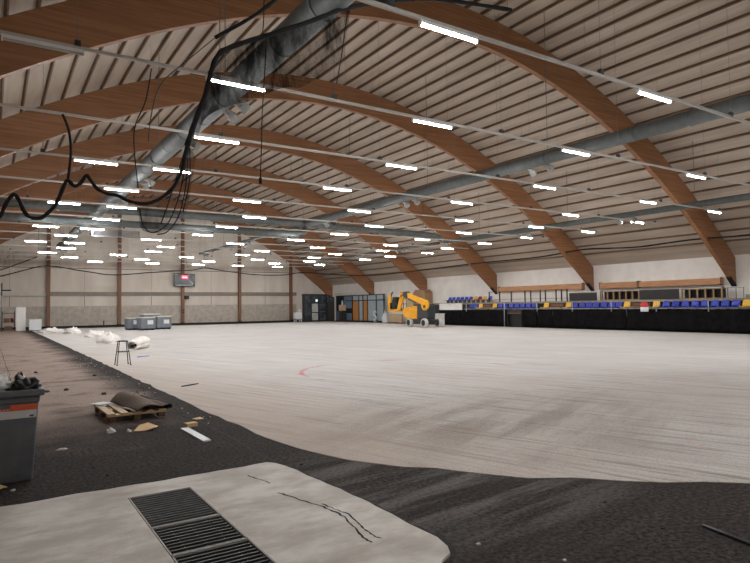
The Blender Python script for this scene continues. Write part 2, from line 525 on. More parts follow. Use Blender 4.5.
# drain grates
def grate(y0, y1, label, dusty):
    t = thing('drain_grate', label, 'grate', ((GX0 + GX1) / 2, (y0 + y1) / 2, slab_z), 0, 'steel grates over the drain pit')
    hx, hy = (GX1 - GX0) / 2 - .003, (y1 - y0) / 2 - .003
    f = B()
    f.box(-hx, -hx + .012, -hy, hy, -.05, .004); f.box(hx - .012, hx, -hy, hy, -.05, .004)
    f.box(-hx, hx, -hy, -hy + .012, -.05, .004); f.box(-hx, hx, hy - .012, hy, -.05, .004)
    f.build('frame', M['grate_frame'], t)
    g = B()
    nb = int((2 * hy - .036) / .055)
    for i in range(nb):
        yy = -hy + .03 + i * (2 * hy - .06) / (nb - 1)
        g.box(-hx + .018, hx - .018, yy - .007, yy + .007, -.04, 0)
    for xx in (-.15, 0, .15):
        g.box(xx - .004, xx + .004, -hy + .018, hy - .018, -.04, -.012)
    g.build('bars', M['grate'], t)
    if dusty:
        g = B()
        g.grid(lambda u, v: (-hx + .02 + u * (2 * hx - .04), hy * (-.55 + 1.52 * v) + .03 * math.sin(u * 9) * (1 - v), -.014 + .008 * noise.noise(Vector((u * 6, v * 6, 0)))), 12, 8)
        g.build('dust_fill', M['grate_dust'], t)
grate(4.95, GY1, 'steel drain grate farthest from the camera, half clogged with grey dust', True)
grate(4.32, 4.95, 'middle steel drain grate of the three set in the concrete slab', False)
grate(GY0, 4.32, 'drain grate nearest the camera, cut off by the bottom picture edge', False)

# walls
b = B()
b.prism([(XL, 0)] + DECK + [(XR, 0)], Y1H, Y1H + .2, 0)
for xx in (8.04, 14.53, 21.03, 27.53, 1.55):
    b.box(xx - .03, xx + .03, Y1H - .01, Y1H, 1.5 if xx < 20 else 2.1, 3.1, 1)
    b.box(xx - .012, xx + .012, Y1H - .006, Y1H, 3.6, 6.2, 1)
for zz in (5.9,):
    b.box(XL, XR, Y1H - .012, Y1H, zz, zz + .08, 1)
struct(b.build('wall_back', [M['clad'], M['joint']]))
b = B(); b.box(XL, 31.6, Y1H - .06, Y1H, .16, 2.13)
struct(b.build('trim_1', M['concrete']))
b = B(); b.box(4.7, 31.6, Y1H - .12, Y1H, 3.14, 3.56)
struct(b.build('trim_2', M['band']))
b = B(); b.box(-2, 4.7, Y1H - .3, Y1H, 3.14, 3.42); b.box(-2, 4.7, Y1H - .34, Y1H - .3, 3.36, 3.46)
struct(b.build('trim_3', M['band_light']))
b = B(); b.box(XL, XR, Y1H - .09, Y1H, 0, .16)
struct(b.build('baseboard_shadow', M['black_rubber']))  # black strip standing in for the shadow line along the wall foot
b = B(); b.prism([(XL, 0)] + DECK + [(XR, 0)], Y0H - .2, Y0H, 0)
struct(b.build('wall_front', M['wall_dark']))
b = B(); b.box(XL - .2, XL, Y0H, Y1H, 0, DECK[0][1])
struct(b.build('wall_left', M['clad']))
b = B(); b.box(XR, XR + .2, Y0H, Y1H, 0, DECK[-1][1])
struct(b.build('wall_right', M['clad_white']))

# ceiling: deck sheets and the closely spaced purlins under them
b = B()
nx = len(XS)
ys = [Y0H - .2, Y1H + .2]
upper = [(a, c + .12) for a, c in DECK]
b.prism(DECK + upper[::-1], ys[0], ys[1], 0)
acc, px = 0, XL + .4
arc = []
xprev = XL
step = .83
x_ = XL
while x_ < XR:
    sl = (ztop(x_ + .05) - ztop(x_ - .05)) / .1 if XL + .1 < x_ < XR - .1 else 0
    arc.append(x_)
    x_ += step / math.hypot(1, sl)
for a in arc[1:-1]:
    sl = (ztop(a + .05) - ztop(a - .05)) / .1
    nrm = Vector((-sl, 1)).normalized(); tg = Vector((nrm.y, -nrm.x))
    h0 = Vector((a, ztop(a))) + nrm * .015
    ht = (zdeck(a) - ztop(a)) * nrm.y + .03
    quad = [h0 - tg * .03, h0 + tg * .03, h0 + tg * .03 + nrm * ht, h0 - tg * .03 + nrm * ht]
    b.prism([(q.x, q.y) for q in quad], Y0H, Y1H, 1)
struct(b.build('ceiling', [M['deck'], M['purlin']]))

# glulam arches
ARY = [17.6 + 9.73 * k for k in range(-1, 6)]
ARL = ['glulam roof arch just ahead of the camera, nearest of all',
       'wide glulam roof arch nearest the camera in view, running across the top of the picture',
       'glulam roof arch standing second from the camera in view',
       'glulam roof arch standing third from the camera in view',
       'glulam roof arch standing fourth from the camera, foot boxed in plywood',
       'glulam roof arch standing fifth from the camera, next to last before the back wall',
       'last glulam roof arch against the back wall']
for k, yy in enumerate(ARY):
    yy = min(yy, Y1H - .14)
    t = thing('roof_arch', ARL[k], 'beam', (XA, yy, 0), 0, 'glulam roof arches')
    b = B()
    b.prism([(p[0] * .9985, p[1]) for p in ((q[0] - XA, q[1]) for q in LOWP)] + [(p[0] * .9985, p[1]) for p in ((q[0] - XA, q[1]) for q in TOPP)][::-1], -.12, .12)
    b.build('beam', M['glulam'], t)
    for s in (-1, 1):
        f = B()
        xx = s * (HALF - .32)
        f.prism([(xx - .34, zlow(XA + xx - .34) - .03), (xx + .3, zlow(XA + min(xx + .3, HALF)) - .03 if s > 0 else zlow(XA + xx + .3) - .03), (xx + .3, zlow(XA + xx + .3) + .03), (xx - .34, zlow(XA + xx - .34) + .03)], -.15, .15)
        f.build('foot_shoe', M['black'], t)

# wooden posts along the back wall
CX = [4.79, 11.29, 17.77, 24.27, 30.77]
for i, xx in enumerate(CX):
    t = thing('wall_post', 'brown timber wall post, %s from the left along the back wall' % ORD[i + 1], 'post', (xx, Y1H - .22, 0), 0, 'timber posts on the back wall')
    b = B(); b.box(-.16, .16, -.2, .08, .0, zlow(xx) + .9)
    b.build('post', M['post_wood'], t)
    b = B(); b.box(-.19, .19, -.23, .09, 0, .22); b.build('base_plate', M['black'], t)

# ------------------------------------------------------------------ ducts
DZ = 7.35
def nozzle_pair(parent, x, y, z, flip=1, dark=False):
    for s in (-1, 1):
        nb = B()
        c = Vector((x + flip * .34, y + s * .42, z - .08))
        d = Vector((flip * .75, s * .15, -.62)).normalized()
        nb.tube([Vector((x + flip * .08, y + s * .38, z)), c, c + d * .05], [.07, .09, .12], 12)
        nb.tube([c, c + d * .08, c + d * .17, c + d * .25], [.09, .135, .15, .115], 16)
        nb.build('air_nozzle', M['black'] if dark and s < 0 else M['nozzle'], parent)
def duct_tube(pts, r, n=20):
    b = B(); b.tube(pts, r, n)
    # seam collars
    return b
def seg(p, q, step):
    p, q = Vector(p), Vector(q); k = max(1, int((q - p).length / step))
    return [p + (q - p) * i / k for i in range(k + 1)]
def collars(b, pts, r):
    for p, q in zip(pts[:-1], pts[1:]):
        d = (q - p).normalized()
        b.tube([p, p + d * .05], r * 1.045, 20)
def duct(name, label, p, q, r, nozz, flip=1, step=1.8, thin=None, dark=()):
    t = thing(name, label, 'duct', ((p[0] + q[0]) / 2, (p[1] + q[1]) / 2, p[2]))
    o = Vector(t.location)
    pts = [v - o for v in seg(p, q, step)]
    b = B(); b.tube(pts, r, 20); collars(b, pts, r)
    b.build('duct_tube', M['galv'], t)
    hb = B()
    for v in pts[1::4]:
        w = v + o
        hb.tube([v + Vector((0, 0, r)), Vector((v.x, v.y, zlow(w.x) + .9 - o.z))], .012, 6)
        hb.build('hanger', M['steel'], t); hb = B()
    hb.bm.free()
    for i, yy in enumerate(nozz):
        nozzle_pair(t, p[0] - o.x, yy - o.y, -r * .6, flip, i in dark)
    return t
duct('air_duct', 'thick round air duct crossing diagonally at left behind the black net', (5.13, -1.5, DZ), (5.13, 59, DZ), .30, (15.2, 19.5, 26.0, 31.8, 41, 55, 58), 1)
duct('air_duct', 'round air duct running over the right of the rink, ending at the cross duct', (17.85, -1.5, DZ), (17.85, 35.6, DZ), .24, (15.9, 24.5, 33.3), 1, dark=(2,))
t2 = duct('air_pipe', 'thin dark pipe continuing beyond the cross duct towards the scoreboard wall', (17.85, 36.4, DZ - .05), (17.85, 60, DZ - .05), .12, (48.0, 51.5, 59.3), 1)
duct('air_duct', 'slim round air duct hanging low along the right side above the seats', (28.3, -1.5, 6.42), (28.3, 33.9, 6.42), .155, (19.2, 26.5), 1)
duct('air_pipe', 'thin pipe running on beyond the slim right duct towards the back', (28.3, 34.6, 6.42), (28.3, 57, 6.42), .09, (39.0, 45.5), -1)
# cross ducts
def cross(label, pts, r):
    t = thing('air_duct', label, 'duct', pts[0])
    o = Vector(pts[0])
    P_ = []
    for a, c in zip(pts, pts[1:]):
        s = [v - o for v in seg(a, c, 1.8)]
        P_ += s if not P_ else s[1:]
    b = B(); b.tube(P_, r, 20); collars(b, P_, r); b.build('duct_tube', M['galv'], t)
    for v in P_[2::4]:
        w = v + o
        h = B(); h.tube([v + Vector((0, 0, r)), Vector((v.x, v.y, zlow(w.x) + .5 - o.z))], .012, 6)
        h.build('hanger', M['steel'], t)
    return t
cross('upper of the two round ducts crossing the hall, bending down at its right end', [(.0, 36.0, DZ), (17.6, 36.0, DZ + .02), (27.4, 35.4, 7.12), (28.1, 34.9, 7.0), (28.3, 34.3, 6.75)], .215)
cross('lower of the two round ducts crossing the hall at left', [(-.8, 36.0, 6.62), (17.0, 36.0, 6.62), (17.7, 36.0, 6.75), (17.85, 36.0, 7.12)], .20)
# grille below the lower duct on the left
t = thing('air_grille', 'dark slotted air grille under the cross ducts at left', 'grille', (5.9, 35.7, 6.0))
b = B()
b.box(-1.25, 1.25, -.03, .03, .17, .2); b.box(-1.25, 1.25, -.03, .03, -.2, -.17); b.box(-1.25, -1.2, -.03, .03, -.2, .2); b.box(1.2, 1.25, -.03, .03, -.2, .2)
b.build('frame', M['steel'], t)
b = B()
for i in range(5): b.box(-1.2, 1.2, -.02, .02, -.15 + i * .065, -.12 + i * .065)
b.build('slats', M['dark_grey'], t)
for s in (-1, 1):
    b = B(); b.tube([(s, 0, .2), (s, .15, .45)], .012, 6); b.build('bracket', M['steel'], t)

# ------------------------------------------------------------------ light rails and tube lamps
ZL = 6.13
ROWS = {0: [6.14, 11.8, 17.8, 23.9, 29.5], 1: [4.0, 8.9, 14.2, 20.6], 2: [4.9, 10.8, 17.4, 24.0, 29.5], 3: [2.6, 4.8, 10.8, 16.9, 24.0, 29.5], 4: [4.0, 8.8, 14.2, 20.6, 26.0, 30.6],  # last three of the nearest row are unseen lamps added for brightness
        5: [2.5, 4.7, 10.7, 17.6, 24.1, 29.5], 6: [4.7, 10.7, 17.7, 24.0, 29.6], 7: [2.4, 4.6, 10.6, 16.7, 24.2, 29.5], 8: [3.7, 8.5, 14.0, 20.3, 26.1, 30.6], 9: [2.4, 4.6, 10.4, 17.6, 24.1, 29.7],
        10: [4.5, 10.4, 17.5, 24.1, 29.5], 11: [3.6, 8.6, 14.0, 20.4, 25.7], 12: [5.5, 11.2, 17.1, 23.7, 28.8], 13: [8.0, 13.0, 17.4, 21.5, 25.9]}
ADDED_ROWS = {-1: ([4.8, 10.8, 17.4, 24.0, 29.5], 3.2), -2: ([2.6, 8.9, 14.2, 20.6, 26.0], -.7)}  # unseen lamp rows added to brighten the floor near the camera
ROWY = {0: 7.15, 1: 11.05, 2: 15.0, 3: 19.1, 4: 23.1, 5: 27.1, 6: 31.1, 7: 35.1, 8: 38.95, 9: 43.1, 10: 47.0, 11: 51.0, 12: 54.8, 13: 59.1}
def lamp_proto(diff):
    t = thing('tube_lamp', '', 'lamp')
    b = B(); b.box(-.6, .6, -.035, .035, 0, .055); b.build('housing', M['white_paint'], t)
    b = B(); b.prism([(-.028, 0), (-.028, -.016), (-.016, -.034), (.016, -.034), (.028, -.016), (.028, 0)], -.575, .575, 0, 'x'); b.build('diffuser', diff, t)
    for s in (-1, 1):
        b = B(); b.box(s * .588 - .012, s * .588 + .012, -.033, .033, -.039, .0); b.build('end_cap', M['white_paint'], t)
    return t
proto = None
for k, xs in ROWS.items():
    yy = ROWY[k]
    nm = ORD[k + 1]
    r = thing('lighting_rail', 'thin grey lighting rail carrying the %s row of lamps from the camera' % nm, 'rail', (15, yy, ZL + .055), 0, 'lighting rails across the hall')
    b = B(); b.box(-16.6, 16.7, -.028, .028, 0, .055); b.build('rail_bar', M['rail'], r)
    for i, hx in enumerate(range(-15, 17, 5)):
        X_ = hx + (1.2 if k % 2 else 0)
        h = B(); h.tube([(X_, 0, .05), (X_, 0, zdeck(15 + X_) - ZL - .03)], .004, 5); h.build('hanger_wire', M['steel'], r)
        h = B(); h.box(X_ - .05, X_ + .05, -.04, .04, .05, .15); h.build('junction_box', M['dark_grey'], r)
    for i, xx in enumerate(xs):
        if proto is None:
            proto = lamp_proto(M['lamp'])
            t = proto; t.location = (xx, yy, ZL)
        else:
            t = dup(proto, (xx, yy, ZL))
        t['label'] = 'lit white tube lamp, %s from the left in the %s row from the camera' % (ORD[i + 1], nm)
        t['group'] = 'tube lamps under the roof'
for k, (xs, yy) in ADDED_ROWS.items():
    r = thing('lighting_rail', 'added unseen lighting rail above the camera, %s' % ('next to the nearest row in view' if k == -1 else 'by the near end wall'), 'rail', (15, yy, ZL + .055), 0, 'lighting rails across the hall')
    b = B(); b.box(-16.6, 16.7, -.028, .028, 0, .055); b.build('rail_bar', M['rail'], r)
    for hx in range(-15, 17, 5):
        h = B(); h.tube([(hx, 0, .05), (hx, 0, zdeck(15 + hx) - ZL - .03)], .007, 5); h.build('hanger_wire', M['steel'], r)
    for i, xx in enumerate(xs):
        dup(proto, (xx, yy, ZL), label='added unseen tube lamp above the camera, %s from left in %s' % (ORD[i + 1], 'front row' if k == -1 else 'rear row'), group='tube lamps under the roof')
t = lamp_proto(M['off_lens']); t.location = (.70, ROWY[1], ZL)
t['label'] = 'unlit grey tube lamp on a rail at the top left corner'

# ------------------------------------------------------------------ nets
def cr(pts, k=6):
    P_ = [Vector(p) for p in pts]; o = []
    for i in range(len(P_) - 1):
        p0, p1, p2, p3 = P_[max(i - 1, 0)], P_[i], P_[i + 1], P_[min(i + 2, len(P_) - 1)]
        for j in range(k):
            t = j / k
            o.append(.5 * ((2 * p1) + (p2 - p0) * t + (2 * p0 - 5 * p1 + 4 * p2 - p3) * t * t + (3 * p1 - p0 - 3 * p2 + p3) * t ** 3))
    return o + [P_[-1]]
def ragged(pts, r, seed=0, k=6):
    q = cr(pts, k)
    rr = [r * (1 + .35 * noise.noise(Vector((i * .45, seed, 0)))) for i in range(len(q))]
    return q, rr
NY = 9.0
T = thing('safety_net', 'bundled black safety net hanging in loops at the upper left', 'net', (3, NY, 5.5))
o = Vector(T.location)
W = lambda x, z, y=NY: Vector((x, y, z)) - o
bund = [W(9.5, 8.2), W(7.6, 7.9), W(6.6, 7.62), W(5.4, 7.16), W(4.58, 6.68), W(3.84, 6.27), W(3.3, 5.98), W(2.99, 5.76), W(2.86, 5.45), W(2.76, 5.05), W(2.6, 4.6), W(2.48, 4.22)]
b = B(); q, rr = ragged(bund, .042, 1); b.tube(q, rr, 8)
b.build('rolled_edge', M['net'], T)
low = [W(2.48, 4.25), W(2.42, 3.9), W(2.3, 3.6), W(2.12, 3.4), W(1.9, 3.29), W(1.67, 3.3), W(1.5, 3.37), W(1.38, 3.38), W(1.24, 3.44), W(1.15, 3.56), W(1.1, 3.61), W(1.03, 3.5), W(.95, 3.45), W(.87, 3.52), W(.82, 3.42), W(.74, 3.2), W(.66, 3.08), W(.55, 2.98), W(.43, 2.98), W(.36, 3.06), W(.3, 3.2), W(.25, 3.27), W(.19, 3.2), W(.13, 3.06), W(.1, 2.98), W(-.05, 2.9), W(-.3, 3.3), W(-.6, 3.1)]
b = B(); q, rr = ragged(low, .025, 2, 4); b.tube(q, rr, 8)
b.build('looped_edge', M['net'], T)
up = [W(4.3, 8.3), W(4.05, 7.45), W(3.7, 6.95), W(3.3, 6.4), W(2.97, 5.95)]
up = [W(5.2, 8.1), W(4.25, 7.2), W(3.6, 6.55), W(2.92, 6.0)]
b = B(); q, rr = ragged(up, .03, 3); b.tube(q, rr, 8)
b.build('upper_cord', M['net'], T)
b = B(); b.tube(cr([W(2.92, 6.0), W(2.5, 5.55), W(2.1, 5.1), W(1.96, 4.6), W(1.92, 4.2)]), .008, 5)
b.build('thin_cord', M['grey_rope'], T)
# sheer netting between the cords
A_ = cr([W(5.4, 7.14), W(4.58, 6.66), W(3.84, 6.25), W(2.99, 5.76), W(2.76, 5.05), W(2.48, 4.25)], 6)
def along(pl, t):
    i = min(int(t * (len(pl) - 1)), len(pl) - 2); f = t * (len(pl) - 1) - i
    return pl[i] * (1 - f) + pl[i + 1] * f
C_ = cr([W(5.3, 6.2), W(4.7, 5.7), W(4.2, 5.45), W(3.7, 5.2), W(3.2, 4.98), W(2.8, 4.7), W(2.56, 4.2)], 6)
b = B()
b.grid(lambda u, v: along(A_, u).lerp(along(C_, u), v) + Vector((0, .12 * math.sin(u * 21 + v * 3) * v, .03 * math.sin(u * 17) * v)), 40, 8)
b.build('sheer_netting', M['netting'], T)
C2 = [W(2.62, 4.05), W(2.52, 3.4), W(2.35, 3.0), W(2.2, 2.92), W(2.02, 2.85), W(1.86, 2.9), W(1.78, 3.1), W(1.7, 3.3)]
A2 = cr([W(2.48, 4.25), W(2.42, 3.95), W(2.3, 3.62), W(2.12, 3.42), W(1.9, 3.3), W(1.67, 3.31)], 6)
C2 = cr(C2, 6)
b = B()
b.grid(lambda u, v: along(A2, u).lerp(along(C2, u), v) + Vector((0, .08 * math.sin(u * 19) * v, 0)), 24, 6)
b.build('sheer_netting', M['netting_thin'], T)
strands = [
    [W(2.48, 4.2), W(2.4, 3.6), W(2.22, 3.05), W(2.0, 2.87), W(1.86, 2.95), W(1.8, 3.2)],
    [W(2.5, 4.2), W(2.46, 3.6), W(2.36, 3.15), W(2.2, 2.9), W(2.05, 2.84)],
    [W(2.46, 4.2), W(2.32, 3.7), W(2.2, 3.3), W(2.1, 3.0)],
    [W(2.52, 4.2), W(2.52, 3.7), W(2.42, 3.2)],
    [W(3.78, 6.2), W(3.74, 5.6), W(3.7, 5.0), W(3.68, 4.4), W(3.66, 3.85)],
    [W(5.35, 7.1), W(5.28, 6.7), W(5.2, 6.2), W(5.1, 5.7)],
    [W(3.74, 7.0), W(3.73, 6.5), W(3.7, 6.2)],
    [W(.80, 4.42), W(.88, 4.2), W(.905, 3.9), W(.87, 3.5)],
    [W(1.96, 5.3), W(1.88, 4.8), W(1.72, 4.3), W(1.78, 3.5)],
]
for i, s_ in enumerate(strands):
    b = B(); b.tube(cr(s_, 5), .018 if i == 7 else .009, 5)
    b.build('hanging_strand', M['net'], T)
b = B(); b.tube([W(3.66, 3.86), W(3.66, 3.76)], .025, 6); b.build('weight', M['net'], T)
b = B(); b.tube([W(9.4, 8.17), Vector((9.4 - o.x, 0, zdeck(9.4) - o.z - .05))], .006, 5)
b.tube([W(5.2, 8.1), Vector((5.2 - o.x, 0, zdeck(5.2) - o.z - .05))], .006, 5); b.tube([W(2.99, 5.76), Vector((2.99 - o.x, 0, zdeck(2.99) - o.z - .05))], .006, 5)
b.build('hanger_wire', M['steel'], T)

# rolled net round the far sides of the rink
per = [(33.6, 9, 5.6), (33.6, 12.2, 5.3), (33.6, 15.28, 5.25), (33.6, 18.48, 5.31), (33.6, 21.6, 5.2), (33.6, 23.8, 5.3), (33.6, 26.03, 5.39), (33.6, 29.5, 5.18), (33.6, 34.69, 5.17), (33.6, 38, 5.15), (33.6, 41, 5.07), (33.6, 46, 5.0), (33.6, 50.68, 4.95), (33.5, 55.6, 5.15), (32.6, 60, 5.5), (30.4, 62, 5.75), (28.3, 62, 5.45), (26.3, 62, 5.36), (24.4, 62, 5.4), (22.58, 62, 5.55), (20.5, 62, 5.8), (18.97, 62, 6.0), (17.6, 62, 5.75), (13.43, 62, 5.4), (11.5, 62, 5.2), (9.72, 62, 5.1), (8.2, 62, 5.3), (6.67, 62, 5.52), (5.4, 62, 5.75), (4.0, 62, 5.8), (2.6, 62, 5.4), (.9, 61.8, 4.85), (-1.2, 61, 4.3)]
T = thing('net_bundle', 'long rolled black net strung along the right side and back wall', 'net', (33.6, 36, 5.1))
o = Vector(T.location)
b = B(); q, rr = ragged([Vector(p) - o for p in per], .05, 8, 5); b.tube(q, rr, 7); b.build('rolled_net', M['net'], T)
for i in (0, 2, 6, 8, 10, 12, 15, 21, 23, 28):
    p = Vector(per[i]) - o
    b = B(); b.tube([p, Vector((p.x, p.y, zlow(per[i][0]) + .9 - o.z))], .008, 5); b.build('hanger_wire', M['steel'], T)
T = thing('corner_net', 'sheer grey net hanging in the far left corner under the roof', 'net', (2.5, 61, 6))
o = Vector(T.location)
A_ = cr([Vector((3.6, 61, 6.95)) - o, Vector((2.5, 61, 7.1)) - o, Vector((.7, 61, 7.15)) - o, Vector((-1.2, 61, 7.0)) - o], 6)
C_ = cr([Vector((3.5, 61, 6.55)) - o, Vector((2.3, 61, 6.0)) - o, Vector((.7, 61, 5.3)) - o, Vector((-1.2, 61, 4.9)) - o], 6)
b = B(); b.grid(lambda u, v: along(A_, u).lerp(along(C_, u), v) + Vector((0, .15 * math.sin(u * 25), 0)), 30, 6); b.build('sheer_netting', M['netting_grey'], T)
b = B(); q, rr = ragged(C_[::4], .05, 4); b.tube(q, rr, 7); b.build('rolled_edge', M['grey_rope'], T)
b = B(); b.tube([C_[0], A_[0], Vector((1.1, 0, zlow(3.6) + .9 - o.z))], .02, 6); b.build('hanger_wire', M['steel'], T)

# ------------------------------------------------------------------ stand on the right
SX = 34.0
DKZ = 1.94
b = B()
b.box(SX + .25, 35.15, 12, 41.7, 0, .92)
b.box(35.15, XR - .02, 8, 44.5, 0, DKZ - .06)
T = tag(b.build('stand_base', M['panel_black']), 'dark stepped base under the spectator seats on the right', 'stand')
b = B(); b.box(35.0, XR - .02, 8, 44.5, DKZ - .06, DKZ)
b.box(34.98, 35.03, 8, 44.5, DKZ - .14, DKZ)
tag(b.build('deck_floor', M['deck_wood']), 'long pale timber deck edge running above the lower seat row', 'deck')
# black cloth screens
def screen(y0, y1, label, ztop_=1.33):
    b = B()
    nu = max(4, int((y1 - y0) * 6))
    b.grid(lambda u, v: (SX + .05 * math.sin((y0 + (y1 - y0) * u) * 5.3) * (1 - .3 * v) + .04 * noise.noise(Vector((u * (y1 - y0) * 1.1, v * 2, y0))), y0 + (y1 - y0) * u, .03 + (ztop_ - .03) * v + (.03 * noise.noise(Vector((u * 9, 0, y0))) if v > .99 else 0)), nu, 6)
    return tag(b.build('cloth_screen', M['curtain'], solid=.015), label, 'screen', 'black cloth screens in front of the seats')
screen(33.3, 41.75, 'black cloth screen below the white boards, left of the doorway')
screen(30.3, 31.7, 'narrow black cloth screen just right of the dark doorway')
screen(28.9, 30.2, 'short black cloth screen below the plank bench, second right of the doorway')
screen(23.0, 28.8, 'black cloth screen in the middle, below the timber framed booth')
screen(12.5, 22.9, 'long black cloth screen at the right edge of the picture')
# dark doorway
T = thing('rink_gate', 'dark open gate with a timber top between the cloth screens', 'gate', (SX, 32.5, 0))
for yy in (-.71, .73):
    b = B(); b.box(-.05, .05, yy - .03, yy + .03, 0, 1.3); b.build('jamb', M['black'], T)
b = B(); b.box(-.06, .06, -.72, .72, 1.02, 1.1); b.build('lintel', M['post_wood'], T)
b = B(); b.box(-.05, -.01, -.7, .7, 1.1, 1.33); b.build('top_panel', M['panel_black'], T)
b = B(); b.box(.16, .2, -.7, .7, .03, 1.02); b.build('opening_shade', M['hub'], T)  # black sheet standing in for the shade inside the opening
# front railing
T = thing('guard_rail', 'grey tubular guard rail along the front of the lower seats', 'railing', (SX + .12, 27, 0))
b = B(); b.tube([(-.2, -14.5, 1.4), (-.2, 11.2, 1.4)], .022, 8); b.build('rail', M['galv_light'], T)
for yy in (37.97, 33.55, 30.22, 27.05, 23.97, 20.86, 17.75, 14.0):
    b = B(); b.tube([(-.2, yy - 27, 0 if yy > 33 and yy < 34 else 1.2), (-.2, yy - 27, 1.84)], .032, 8); b.build('post', M['galv_light'], T)
# white boards at the far end of the stand
T = thing('white_board', 'white hoarding board at the far end of the lower seats, larger left one', 'board', (SX, 40.65, 1.33), 0, 'white boards at the seat end')
b = B(); b.box(-.03, .03, -.98, .98, 0, .58); b.build('panel', M['white_paint'], T)
b = B(); b.box(-.035, .035, -1.0, 1.0, .58, .62); b.build('cap', M['steel'], T)
T = thing('white_board', 'narrow white hoarding board next to the first blue seats', 'board', (SX, 39.1, 1.33), 0, 'white boards at the seat end')
b = B(); b.box(-.03, .03, -.5, .5, 0, .58); b.build('panel', M['white_paint'], T)
b = B(); b.box(-.035, .035, -.52, .52, .58, .62); b.build('cap', M['steel'], T)

def seat_proto(m):
    t = thing('stadium_seat', '', 'seat')
    b = B()
    b.grid(lambda u, v: (-.2 + .4 * u, -.23 + .46 * v, .30 + .05 * (2 * u - 1) ** 4 - .03 * math.sin(PI * v)), 8, 8)
    b.build('seat_pan', m, t, solid=.025)
    b = B()
    b.grid(lambda u, v: (.2 + .09 * u, (-.235 + .47 * v) * (1 - .1 * u * u), .34 + .34 * u - .03 * (2 * v - 1) ** 4), 8, 8)
    b.build('backrest', m, t, solid=.025)
    b = B(); b.box(-.05, .05, -.16, .16, 0, .30); b.build('pedestal', M['dark_grey'], t)
    return t
SEATS = {'b': seat_proto(M['seat_blue']), 'y': seat_proto(M['seat_yellow']), 'r': seat_proto(M['seat_red'])}
used = set()
def seat(kind, x, y, z, label, group):
    if kind not in used:
        used.add(kind); t = SEATS[kind]; t.location = (x, y, z)
        t['label'] = label; t['group'] = group
        return t
    return dup(SEATS[kind], (x, y, z), label=label, group=group)
KIND = {'b': 'blue', 'y': 'yellow', 'r': 'dark red'}
lower = [('b', 38.31), ('b', 37.8), ('y', 37.21), ('y', 35.54), ('b', 34.9), ('b', 34.33), ('b', 33.69), ('b', 33.1), ('b', 32.52), ('b', 31.9), ('b', 31.29), ('y', 30.14), ('y', 28.12), ('b', 27.58), ('b', 26.95), ('b', 26.38), ('b', 25.83), ('b', 25.21), ('b', 24.6), ('b', 24.04), ('y', 23.45), ('y', 21.41), ('b', 20.78), ('b', 20.19), ('b', 19.59), ('b', 19.0), ('b', 18.44), ('b', 17.86), ('b', 17.29), ('b', 16.71), ('y', 16.14)]
cnt = {}
for k_, yy in lower:
    cnt[k_] = cnt.get(k_, 0) + 1
    seat(k_, 34.62, yy, .92 + .24, '%s plastic seat, %s %s one from the left in the lower row' % (KIND[k_], ORD[cnt[k_]], KIND[k_]), 'seats in the lower row')
cnt = {}
for k_, yy in zip('bbbbbbyryb', [42.33, 41.81, 41.21, 40.64, 40.06, 39.49, 38.87, 38.3, 37.68, 37.04]):
    cnt[k_] = cnt.get(k_, 0) + 1
    lab = 'dark red plastic seat between two yellow ones in the upper row' if k_ == 'r' else '%s plastic seat, %s %s one from the left in the upper row' % (KIND[k_], ORD[cnt[k_]], KIND[k_])
    o_ = seat(k_, 35.7, yy + .12, DKZ, lab, 'seats in the upper row'); o_.scale = (1, 1, .8)
# the lower row stands on a long riser
b = B(); b.box(34.45, 34.85, 15.8, 38.7, .92, 1.16)
tag(b.build('seat_riser', M['dark_grey']), 'low grey riser carrying the lower row of seats', 'riser')
# plank benches in the gaps of the lower row
for y0, y1, lab in ((35.9, 36.85, 'brown plank bench in the leftmost gap between yellow seats'), (28.5, 29.75, 'brown plank bench in the middle gap between yellow seats'), (21.8, 23.1, 'plank bench in the gap behind the red and white sign')):
    t = thing('plank_bench', lab, 'bench', (34.62, (y0 + y1) / 2, 1.16), 0, 'plank benches between the seats')
    h = (y1 - y0) / 2
    b = B(); b.box(-.18, .18, -h, h, .3, .35); b.build('seat_plank', M['timber'], t)
    b = B(); b.box(.16, .2, -h, h, .4, .58); b.build('back_plank', M['post_wood'], t)
    for s in (-1, 1):
        b = B(); b.box(-.16, .2, s * (h - .08) - .03, s * (h - .08) + .03, 0, .3); b.box(.14, .18, s * (h - .08) - .03, s * (h - .08) + .03, .3, .58); b.build('leg', M['dark_grey'], t)
# red and white cloth sign
T = thing('cloth_sign', 'small red and white sign hung on the rail between yellow seats', 'sign', (SX - .17, 21.58, 1.2))
b = B(); b.grid(lambda u, v: (.01 * math.sin(u * 9), -.27 + .54 * u, .28 * v), 8, 3); b.build('white_half', M['placard'], T, solid=.01)
b = B(); b.grid(lambda u, v: (.015 * math.sin(u * 9), (-.27 + .54 * u) * (1 - .35 * v * v), .28 + .3 * v), 8, 5); b.build('red_half', M['red'], T, solid=.01)

# things on the upper deck
def booth(y0, y1, z1, ops, label):
    t = thing('press_booth', label, 'booth', (35.3, (y0 + y1) / 2, DKZ), 0, 'timber booths on the upper deck')
    h = (y1 - y0) / 2; z = z1 - DKZ
    b = B(); b.box(.35, .4, -h, h, 0, z); b.build('back_board', M['panel_black'], t)
    b = B(); b.box(-.03, .42, -h - .02, h + .02, z, z + .05); b.build('roof_board', M['booth_wood'], t)
    b = B(); b.box(-.03, .4, -h, h, 0, .05); b.build('sill', M['booth_wood'], t)
    for i in range(ops + 1):
        yy = -h + .03 + (2 * h - .06) * i / ops
        b = B(); b.box(-.03, .06, yy - .035, yy + .035, .05, z); b.build('upright', M['booth_wood'], t)
        if 0 < i < ops:
            b = B(); b.box(.08, .34, yy - .02, yy + .02, .05, z); b.build('divider', M['panel_black'], t)
booth(22.85, 25.7, 2.52, 6, 'timber framed booth with six dark openings in the middle of the deck')
